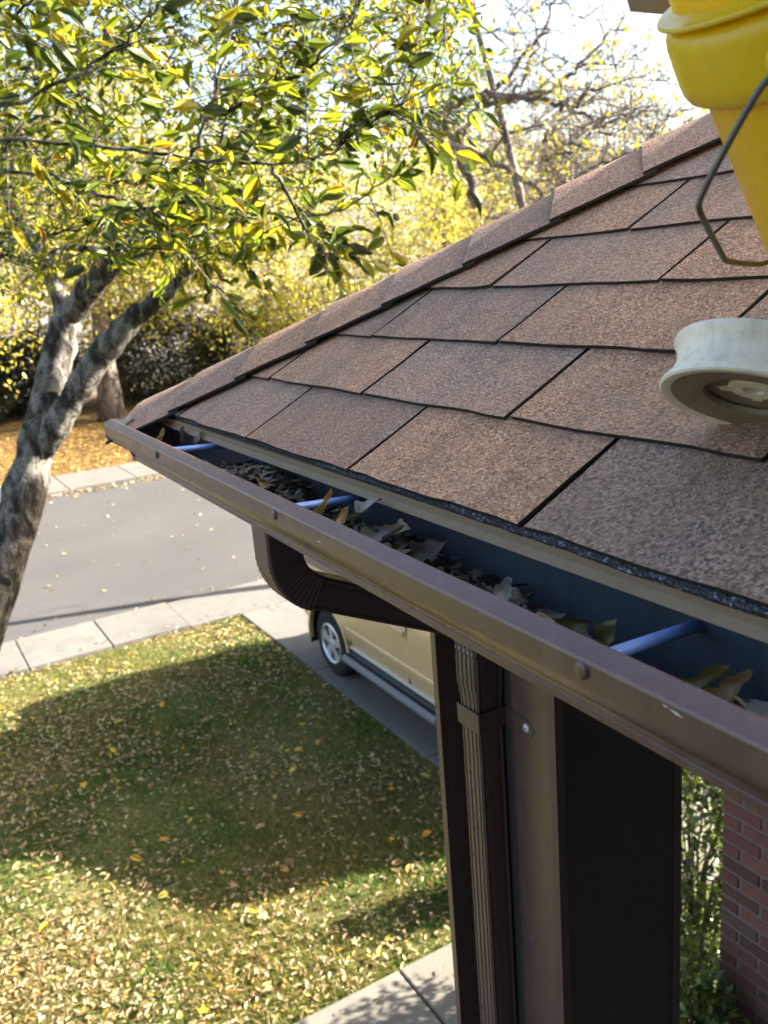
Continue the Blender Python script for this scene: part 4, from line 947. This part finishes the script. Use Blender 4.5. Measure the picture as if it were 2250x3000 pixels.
# conifer
cf = thing('conifer_tree', 'dark grey-green conifer beyond the bare branches', 'tree', (-38, 33.5, ZG))
mb = MB(); mb.tube([(-38, 33.5, ZG), (-38, 33.5, ZG + 6), (-38, 33.5, ZG + 10.4)], [.28, .18, .03], 8); mb.build('trunk', MAT['bark_far'], cf, smooth=True)
n_ = 9000; f = rs.random(n_) ** .75; zz = ZG + 2 + f * 8.5; a = rs.uniform(0, 2 * math.pi, n_); layer = .75 + .25 * np.sin(zz * 6.5); rr = (1 - f) * 2.9 * layer * np.sqrt(rs.uniform(.15, 1, n_)) + .1
pts = np.stack([-38 + rr * np.cos(a), 33.5 + rr * np.sin(a), zz - rr * .25], 1)
o = leaf_cloud('crown', pts, rand_frames(rs, n_, np.stack([np.cos(a), np.sin(a), -.2 * np.ones(n_)], 1), .2, .4), rs.uniform(.25, .5, n_), MAT['leaf_ever'], cf); meta(o, kind='stuff')
# ribbon round the trunk across the street
MAT['pink'] = paint('pink_ribbon', (.75, .12, .18), .6, .1, 0)
rbn = thing('ribbon', 'pink ribbon tied round the grey trunk across the street', 'ribbon', (-29.5, 6.6, -1.65))
mb = MB(); mb.lathe([(.36, -.07), (.375, -.06), (.375, .06), (.36, .07)], (-29.47, 6.68, -1.66), (0, 0, 1), 20); mb.build('band', MAT['pink'], rbn, smooth=True, sharp=40)
for s_ in (-1, 1):
    mb = MB(); c0 = np.array([-29.1, 6.60, -1.64]); mb.tube([c0, c0 + [.05, s_ * .16, .12], c0 + [.05, s_ * .30, .02], c0 + [.03, s_ * .16, -.07], c0], [.03, .05, .06, .05, .03], 6); mb.build('bow_loop', MAT['pink'], rbn, smooth=True)

# ---- shrubs
def shrub(name, label, c, rad, nleaf, lsize, mat, rs, group=None, kind='lo', stems=10):
    t = thing(name, label, 'shrub', (c[0], c[1], ZG), group); c = np.array(c, float); rad = np.array(rad, float)
    tips = []
    mb = MB()
    for _ in range(stems * 4):
        d = rs.normal(size=3); d /= np.linalg.norm(d); e_ = c + d * rad * rs.uniform(.6, .98)
        mb.tube([(c[0] + rs.normal(0, .04), c[1] + rs.normal(0, .04), ZG), (c * .6 + e_ * .4) - [0, 0, .1 * rad[2]], e_], [.012, .008, .003], 4, 0, False); tips.append(e_)
    meta(mb.build('stems', MAT['bark_far'], t, smooth=True), kind='stuff')
    d = rs.normal(size=(nleaf, 3)); d /= np.linalg.norm(d, axis=1)[:, None]
    lump = 1 + .16 * np.sin(d[:, 0] * 7 + 1) * np.sin(d[:, 1] * 6) + .12 * np.sin(d[:, 2] * 9 + d[:, 0] * 5)
    pts = c + d * rad * (rs.uniform(.25, 1, nleaf) ** .45 * lump)[:, None]; ok = pts[:, 2] > ZG + .02; pts = pts[ok]; d = d[ok]
    o = leaf_cloud('foliage', pts, rand_frames(rs, len(pts), d, -.1, .8), rs.uniform(.7, 1.3, len(pts)) * lsize, mat, t, kind); meta(o, kind='stuff')
    return t
SHR = [(0.0, (.035, .065, .024)), (.5, (.085, .14, .035)), (.85, (.17, .25, .05)), (1.0, (.32, .38, .07))]
MAT['leaf_shrub'] = leaf_mat('leaf_shrub', SHR, .35, gloss=.6, rough=.3)
shrub('leafy_shrub', 'leafy green shrub between the porch post and brick wall', (-1.85, 3.05, ZG + .80), (.50, .46, .92), 6500, .062, MAT['leaf_shrub'], rs, None, 'lo')
shrub('leafy_shrub', 'low green shrub hugging the foot of the brick wall', (-1.22, 2.28, ZG + .55), (.30, .17, .52), 2600, .058, MAT['leaf_shrub'], rs, None, 'lo')
shrub('leafy_shrub', 'small dark shrub peeking out left of the downspout', (-3.22, 2.52, ZG + .22), (.20, .22, .30), 900, .055, MAT['leaf_shrub'], rs, None, 'lo')
for k, (x, y, rx, rz) in enumerate(((-33.5, 9.6, 1.9, 1.9), (-34.5, 5.0, 1.6, 1.5), (-33.0, 1.8, 1.7, 1.3), (-34.0, 13.2, 1.7, 1.6), (-35.5, -2.5, 1.8, 1.4))):
    shrub('evergreen_shrub', ['tall black-green evergreen shrub right of the ribboned trunk', 'dark evergreen shrub left of the ribboned trunk', 'dark evergreen shrub behind the forked yard trunk', 'dark evergreen shrub behind the yellow maple', 'dark evergreen shrub at the far left'][k], (x, y, ZG + rz * .8), (rx * 1.25, rx * 1.25, rz * 1.15), 10000, .19, MAT['leaf_ever'], rs, 'dark shrubs across the street')

# ---- grass
GR = [(0.0, (.06, .085, .016)), (.35, (.12, .165, .026)), (.62, (.20, .22, .04)), (.82, (.34, .29, .10)), (1.0, (.46, .37, .17))]
MAT['grass'] = leaf_mat('grass_blade', GR, .35, gloss=.3, rough=.5)
nt = MAT['grass'].node_tree; bs = nt.nodes['Principled BSDF']; src = bs.inputs['Base Color'].links[0].from_socket
gpt = ramp(nt, noise(nt, pos(nt), 0.85, 4, .6), [(.42, (.35, .75, .32)), (.56, (1.0, .92, .8))])
src2 = mix(nt, 1.0, src, gpt, 'MULTIPLY'); nt.links.new(src2, bs.inputs['Base Color'])
for n__ in nt.nodes:
    if n__.type == 'BSDF_TRANSLUCENT': nt.links.new(src2, n__.inputs[0])
rs = np.random.default_rng(4)
def patch(x, y): return .5 + .5 * np.sin(x * 1.7 + np.sin(y * 2.1) * 1.3) * np.sin(y * 1.9 + np.cos(x * 1.3) * 1.1)
n_ = 170000; x = rs.uniform(-9.42, -2.95, n_); y = rs.uniform(-2.6, 3.19, n_)
keep = rs.random(n_) < (.25 + .75 * patch(x, y)); x = x[keep]; y = y[keep]; n_ = len(x)
h = rs.uniform(.022, .065, n_) * (.6 + .6 * patch(x, y)); a = rs.uniform(0, 2 * math.pi, n_); w = rs.uniform(.0022, .0042, n_); ln = rs.normal(0, .6, (n_, 2)) * h[:, None]
base_ = np.stack([x, y, np.full(n_, ZG - .03)], 1); sv = np.stack([np.cos(a) * w, np.sin(a) * w, np.zeros(n_)], 1)
tip = base_ + np.concatenate([ln, (h + .012)[:, None]], 1)
V = np.stack([base_ - sv, base_ + sv, tip], 1).reshape(-1, 3); F = np.arange(n_ * 3).reshape(-1, 3)
o = add_obj('lawn_grass', make_mesh('lawn_grass', V - np.array([-6, 0, ZG]), F, MAT['grass']), (-6, 0, ZG)); meta(o, 'short autumn grass covering the front lawn', 'grass', kind='stuff')

# ---- fallen leaves
FALL = [(0.0, (.10, .055, .025)), (.25, (.22, .14, .065)), (.5, (.38, .27, .14)), (.72, (.54, .43, .25)), (.90, (.60, .50, .30)), (.95, (.62, .44, .05)), (1.0, (.42, .16, .03))]
MAT['fallen'] = leaf_mat('fallen_leaf', FALL, .18, gloss=.3, rough=.55)
MAT['fallen_obj'] = leaf_mat('fallen_leaf_single', [(0.0, (.22, .14, .06)), (.45, (.44, .34, .17)), (.7, (.62, .48, .08)), (.85, (.70, .46, .03)), (1.0, (.55, .22, .03))], .22, 'object', .3, .5)
def scatter(n, x0, x1, y0, y1, z, s0, s1, dens=None, flat=.35):
    x = rs.uniform(x0, x1, n); y = rs.uniform(y0, y1, n)
    if dens is not None: k = rs.random(n) < dens(x, y); x, y = x[k], y[k]
    n = len(x); a = rs.uniform(0, 2 * math.pi, n)
    d = np.stack([np.cos(a), np.sin(a), rs.normal(0, flat * .6, n)], 1); d /= np.linalg.norm(d, axis=1)[:, None]
    up = np.stack([rs.normal(0, flat, n), rs.normal(0, flat, n), np.ones(n)], 1); yv = np.cross(up, d); yv /= np.linalg.norm(yv, axis=1)[:, None]
    return np.stack([x, y, z + rs.uniform(.0, .02, n)], 1), np.stack([d, yv, np.cross(d, yv)], 1), rs.uniform(s0, s1, n)
dn = lambda x, y: np.clip(1.0 - 1.0 * patch(x * .8 + .7, y * .8) + .25 * np.sin(x * 4.1) * np.sin(y * 3.7 + x) + .35 * np.clip((x + 5.5) / 2.5, 0, 1) * np.clip((1.0 - y) / 1.5, 0, 1), .15, 1)
pts, fr, sz = scatter(36000, -9.4, -2.96, -2.4, 3.18, ZG + .004, .018, .062, dn)
p2_, f2_, s2_ = scatter(4500, -5.6, -2.96, -2.4, 1.2, ZG + .006, .018, .055, lambda x, y: np.clip(1.1 - np.hypot((x + 3.9) / 1.6, (y + .9) / 1.3), 0, 1) ** .8)
pts = np.concatenate([pts, p2_]); fr = np.concatenate([fr, f2_]); sz = np.concatenate([sz, s2_])
o = leaf_cloud('lawn_leaf_litter', pts, fr, sz, MAT['fallen'], None, 'hi'); meta(o, 'dry tan and yellow leaf litter scattered over the front lawn', 'leaf litter', kind='stuff')
pts, fr, sz = scatter(16000, -30, -20.9, -6, 16, ZG - .01, .08, .15); MAT['fallen_far'] = leaf_mat('fallen_far', [(0, (.12, .06, .02)), (.4, (.30, .17, .05)), (.8, (.48, .31, .08)), (1, (.58, .42, .10))], .15)
o = leaf_cloud('far_leaf_litter', pts, fr, sz, MAT['fallen_far'], None, 'lo'); meta(o, 'golden leaf litter on the far lawn across the street', 'leaf litter', kind='stuff')
pts, fr, sz = scatter(2600, -19.1, -18.4, -6, 14, ZG + .0, .06, .11, lambda x, y: np.clip(1.2 - (x + 19.1) / .6, .05, 1)); o = leaf_cloud('gutter_leaf_litter', pts, fr, sz, MAT['fallen'], None, 'lo'); meta(o, 'brown leaf drift along the far curb', 'leaf litter', kind='stuff')
pts, fr, sz = scatter(160, -18.5, -10.6, -1, 9, ZG - .004, .05, .10); o = leaf_cloud('street_leaf_litter', pts, fr, sz, MAT['fallen'], None, 'lo'); meta(o, 'a few pale leaves blown across the asphalt', 'leaf litter', kind='stuff')
pts, fr, sz = scatter(60, -2.9, -1.75, .6, 3.0, ZG + .016, .03, .05); o = leaf_cloud('walk_leaf_litter', pts, fr, sz, MAT['fallen'], None, 'hi'); meta(o, 'scraps of dry leaf on the front walk', 'leaf litter', kind='stuff')
pts, fr, sz = scatter(420, -10.9, -9.2, -2.5, 7, ZG + .04, .035, .07, lambda x, y: np.where((x < -10.45) | (x > -9.6), 1, .12)); pts[pts[:, 0] < -10.47, 2] -= .05; o = leaf_cloud('curb_leaf_litter', pts, fr, sz, MAT['fallen'], None, 'hi'); meta(o, 'dry leaves gathered along the near curb edge', 'leaf litter', kind='stuff')
# the larger fallen leaves, one by one
def maple(nl=5):
    V = [(0, 0, .02)]; n_ = nl * 4
    for i in range(n_):
        a = 2 * math.pi * i / n_; r_ = .5 * (1.0 if i % 4 == 0 else (.62 if i % 2 else .42)); V.append((r_ * math.cos(a), r_ * math.sin(a), .10 * r_ * math.sin(3 * a)))
    return np.array(V), np.array([(0, i + 1, (i + 1) % n_ + 1) for i in range(n_)])
Vm, Fm = maple(); fp = [make_mesh('fallen_leaf', Vm * np.array([1, .8, 1.6]), Fm, MAT['fallen_obj']), make_mesh('fallen_leaf', Th * np.array([1, 1.3, .8]) - [.5, 0, -.04], Fh, MAT['fallen_obj'])]
for i in range(170):
    x = rs.uniform(-9.2, -3.05); y = rs.uniform(-1.6, 3.1)
    o = add_obj('fallen_leaf', fp[i % 2], (x, y, ZG + rs.uniform(.018, .032)))
    o.rotation_euler = (rs.normal(0, .25), rs.normal(0, .25), rs.uniform(0, 6.28)); s_ = rs.uniform(.06, .115); o.scale = (s_, s_, s_)
    zone = 'in the house shadow' if -8.0 < x < -4.2 and y > .6 else ('on the sunlit grass near the front walk' if x > -5.4 else 'on the sunlit grass by the curb')
    meta(o, f'{"lobed" if i % 2 == 0 else "oval"} yellow or tan leaf lying {zone}', 'leaf', f'larger fallen leaves {zone}')

# ---- dead leaves in the gutter
DEAD = [(0.0, (.05, .04, .032)), (.3, (.12, .095, .075)), (.6, (.22, .18, .145)), (.8, (.32, .27, .225)), (1.0, (.33, .22, .11))]
MAT['dead'] = leaf_mat('dead_leaf', DEAD, .12, 'object', .35, .5); MAT['greenleaf'] = leaf_mat('fallen_green', [(0, (.085, .085, .02)), (1, (.14, .13, .03))], .25, 'object')
MAT['tanleaf'] = leaf_mat('tan_leaf', [(0, (.30, .19, .09)), (1, (.36, .24, .11))], .25, 'object'); MAT['greyleaf'] = leaf_mat('grey_leaf', [(0, (.20, .175, .155)), (1, (.27, .235, .21))], .15, 'object')
def curled(k, curl, lob=False):
    nu, nv = 15, 9; V = []; F = []; r_ = np.random.default_rng(k + 40)
    for i in range(nu):
        t = i / (nu - 1); w_ = .27 * math.sin(math.pi * t ** .85) ** .8 * (1 + (.22 * math.sin(t * 19 + k) if lob else .05 * math.sin(t * 13 + k))) + .002
        for j in range(nv):
            s_ = (j / (nv - 1) * 2 - 1); ang = s_ * curl; jag = 1 + (r_.normal(0, .10) if abs(s_) == 1 else 0)
            V.append((t - .5 + .04 * s_ * s_, w_ * jag * math.sin(ang) / max(.3, curl), w_ * (1 - math.cos(ang)) / max(.3, curl) + .14 * math.sin(t * 3.2 + k) + .035 * math.sin(t * 9 + s_ * 3 + k) + .03 * abs(s_) * math.cos(t * 14 + k) + r_.normal(0, .004)))
    for i in range(nu - 1):
        for j in range(nv - 1): F.append((i*nv+j, (i+1)*nv+j, (i+1)*nv+j+1, i*nv+j+1))
    return V, F
gl = {}
for mk in ('dead', 'tanleaf', 'greyleaf', 'greenleaf'):
    gl[mk] = [make_mesh('gutter_leaf', *curled(k, .5 + .38 * k, k % 2 == 1), MAT[mk], smooth=True) for k in range(5)]
def gleaf(x, y, z, s_, mk, k, rot, label, group=None):
    o = add_obj('gutter_leaf', gl[mk][k % 5], (x, y, z)); o.rotation_euler = rot; o.scale = (s_, s_ * 1.05, s_); meta(o, label, 'leaf', group); return o
rs = np.random.default_rng(12)
def gfloor(x): return gz(x) - .0745
for i in range(295):
    if i < 130: x = rs.normal(.10, .15)
    elif i < 215: x = rs.uniform(.3, .76)
    else: x = rs.uniform(.8, 1.35)
    x = min(max(x, -.24), 1.4)
    heap = .050 * math.exp(-((x - .08) / .19) ** 2) + .036 * math.exp(-((x - .42) / .10) ** 2) + .026 * math.exp(-((x - .62) / .10) ** 2) + .040 * math.exp(-((x - .95) / .13) ** 2)
    y = rs.uniform(-.034, .002); z = gfloor(x) + .006 + rs.uniform(.15, 1) * heap
    where = 'heaped at the corner end of the gutter' if x < .30 else ('on the gutter floor between the two nearer ferrules' if x < .79 else 'on the gutter floor at the near end')
    gleaf(x, y, z, rs.uniform(.018, .040), 'dead', int(rs.integers(5)), (rs.normal(0, .4), rs.normal(0, .32), rs.uniform(0, 6.28)), f'curled brown dead leaf {where}', f'dead leaves {where}')
mb = MB()
for _ in range(4200):
    x = float(rs.choice([rs.normal(.08, .17), rs.uniform(-.2, 1.5)])); x = max(-.3, x); y = rs.uniform(-.044, .006); s_ = rs.uniform(.003, .011); z = gfloor(x) + rs.uniform(.0005, .006 + .040 * math.exp(-((x - .08) / .19) ** 2) + .022 * math.exp(-((x - .45) / .18) ** 2) + .010); d = rs.normal(size=(3, 3)) * s_; d[:, 2] *= .4
    mb.add([(x + q[0], min(max(y + q[1], -.0525), .0165), max(z, gfloor(x + q[0]) + .0006) + abs(q[2])) for q in d], [(0, 1, 2)])
MAT['crumbs'] = leaf_mat('leaf_crumbs', [(0, (.02, .016, .012)), (.5, (.06, .046, .034)), (.85, (.14, .11, .085)), (1, (.26, .21, .16))], .05)
o = mb.build('gutter_debris', MAT['crumbs']); meta(o, 'fine black rotted leaf crumbs along the gutter floor', 'debris', kind='stuff')
PI = math.pi
# the leaves that stand out, placed where they lie
def pgl(u, v, y, s_, mk, k, rot, label):
    q = CAM_R * (u - 1125) / FPX + CAM_D * (v - 1500) / FPX + CAM_F; t = (y - CAM_C[1]) / q[1]; w_ = CAM_C + q * t; s_ *= .80; w_[2] = max(w_[2] - .004, gfloor(w_[0]) + s_ * .2)
    return gleaf(w_[0], w_[1], w_[2], s_, mk, k, rot, label)
pgl(1105, 1555, -.045, .068, 'greyleaf', 3, (.35, -.35, .9), 'large pale grey dead leaf propped against the gutter lip')
pgl(1070, 1490, -.025, .060, 'greyleaf', 1, (.5, -.9, .4), 'grey folded leaf standing behind the large pale one')
pgl(1000, 1510, -.045, .046, 'tanleaf', 4, (.3, -.2, 2.3), 'orange-tan curled leaf beside the large pale grey one')
pgl(948, 1470, -.05, .050, 'tanleaf', 2, (.3, -1.25, .4), 'thin tan leaf standing upright in front of the middle ferrule')
pgl(1170, 1545, -.012, .040, 'tanleaf', 0, (.6, -.3, .2), 'small tan leaf just right of the large pale grey one')
pgl(770, 1408, -.040, .055, 'tanleaf', 2, (.4, -.3, 2.6), 'pale tan leaf on top of the heap near the gutter corner')
pgl(1250, 1610, -.025, .055, 'dead', 1, (.9, -.7, .7), 'brown pointed leaf leaning on the gutter back')
pgl(1470, 1728, -.045, .055, 'greyleaf', 3, (.2, -.3, 2.2), 'grey-brown crinkled leaf lying below the trough wall')
pgl(1585, 1822, -.050, .036, 'tanleaf', 0, (.4, -.5, 2.6), 'tan leaf tip poking up behind the gutter lip')
pgl(1650, 1835, -.035, .055, 'greenleaf', 2, (1.1, -.55, .35), 'olive green pointed leaf standing in the near gutter')
pgl(1785, 1850, -.025, .040, 'greenleaf', 0, (1.3, -1.2, .2), 'narrow grey-green leaf blade upright beside the near ferrule')
pgl(2050, 1985, -.045, .050, 'greenleaf', 4, (.3, -.2, 1.2), 'rounded olive leaf at the right end of the gutter')
pgl(2120, 2010, -.030, .052, 'tanleaf', 3, (.5, -.7, .9), 'pale brown leaf leaning behind the rounded olive one')
pgl(2220, 2080, -.040, .062, 'greyleaf', 1, (.1, -.1, 2.4), 'broad grey-tan leaf lying flat at the frame edge')
pgl(472, 1272, -.045, .040, 'tanleaf', 2, (.2, -1.3, .3), 'small yellow-brown leaf standing inside the far gutter corner')
pgl(535, 1268, -.010, .050, 'greyleaf', 4, (1.2, -.9, .3), 'bluish grey leaf stalks hanging at the gutter corner')
pgl(580, 1280, -.010, .040, 'greyleaf', 2, (1.2, -1.0, .1), 'bluish grey curled scrap behind the far ferrule')
# dry twig among the leaves
tw_ = thing('dry_twig', 'thin dry stalk lying across the leaves near the right ferrule', 'twig', (.86, -.03, gfloor(.86)))
mb = MB(); mb.tube([(.80, -.055, gfloor(.8) + .035), (.84, -.035, gfloor(.84) + .026), (.90, -.02, gfloor(.9) + .012), (.97, -.03, gfloor(.97) + .008)], .0009, 5); mb.build('stalk', MAT['tanleaf'], tw_)
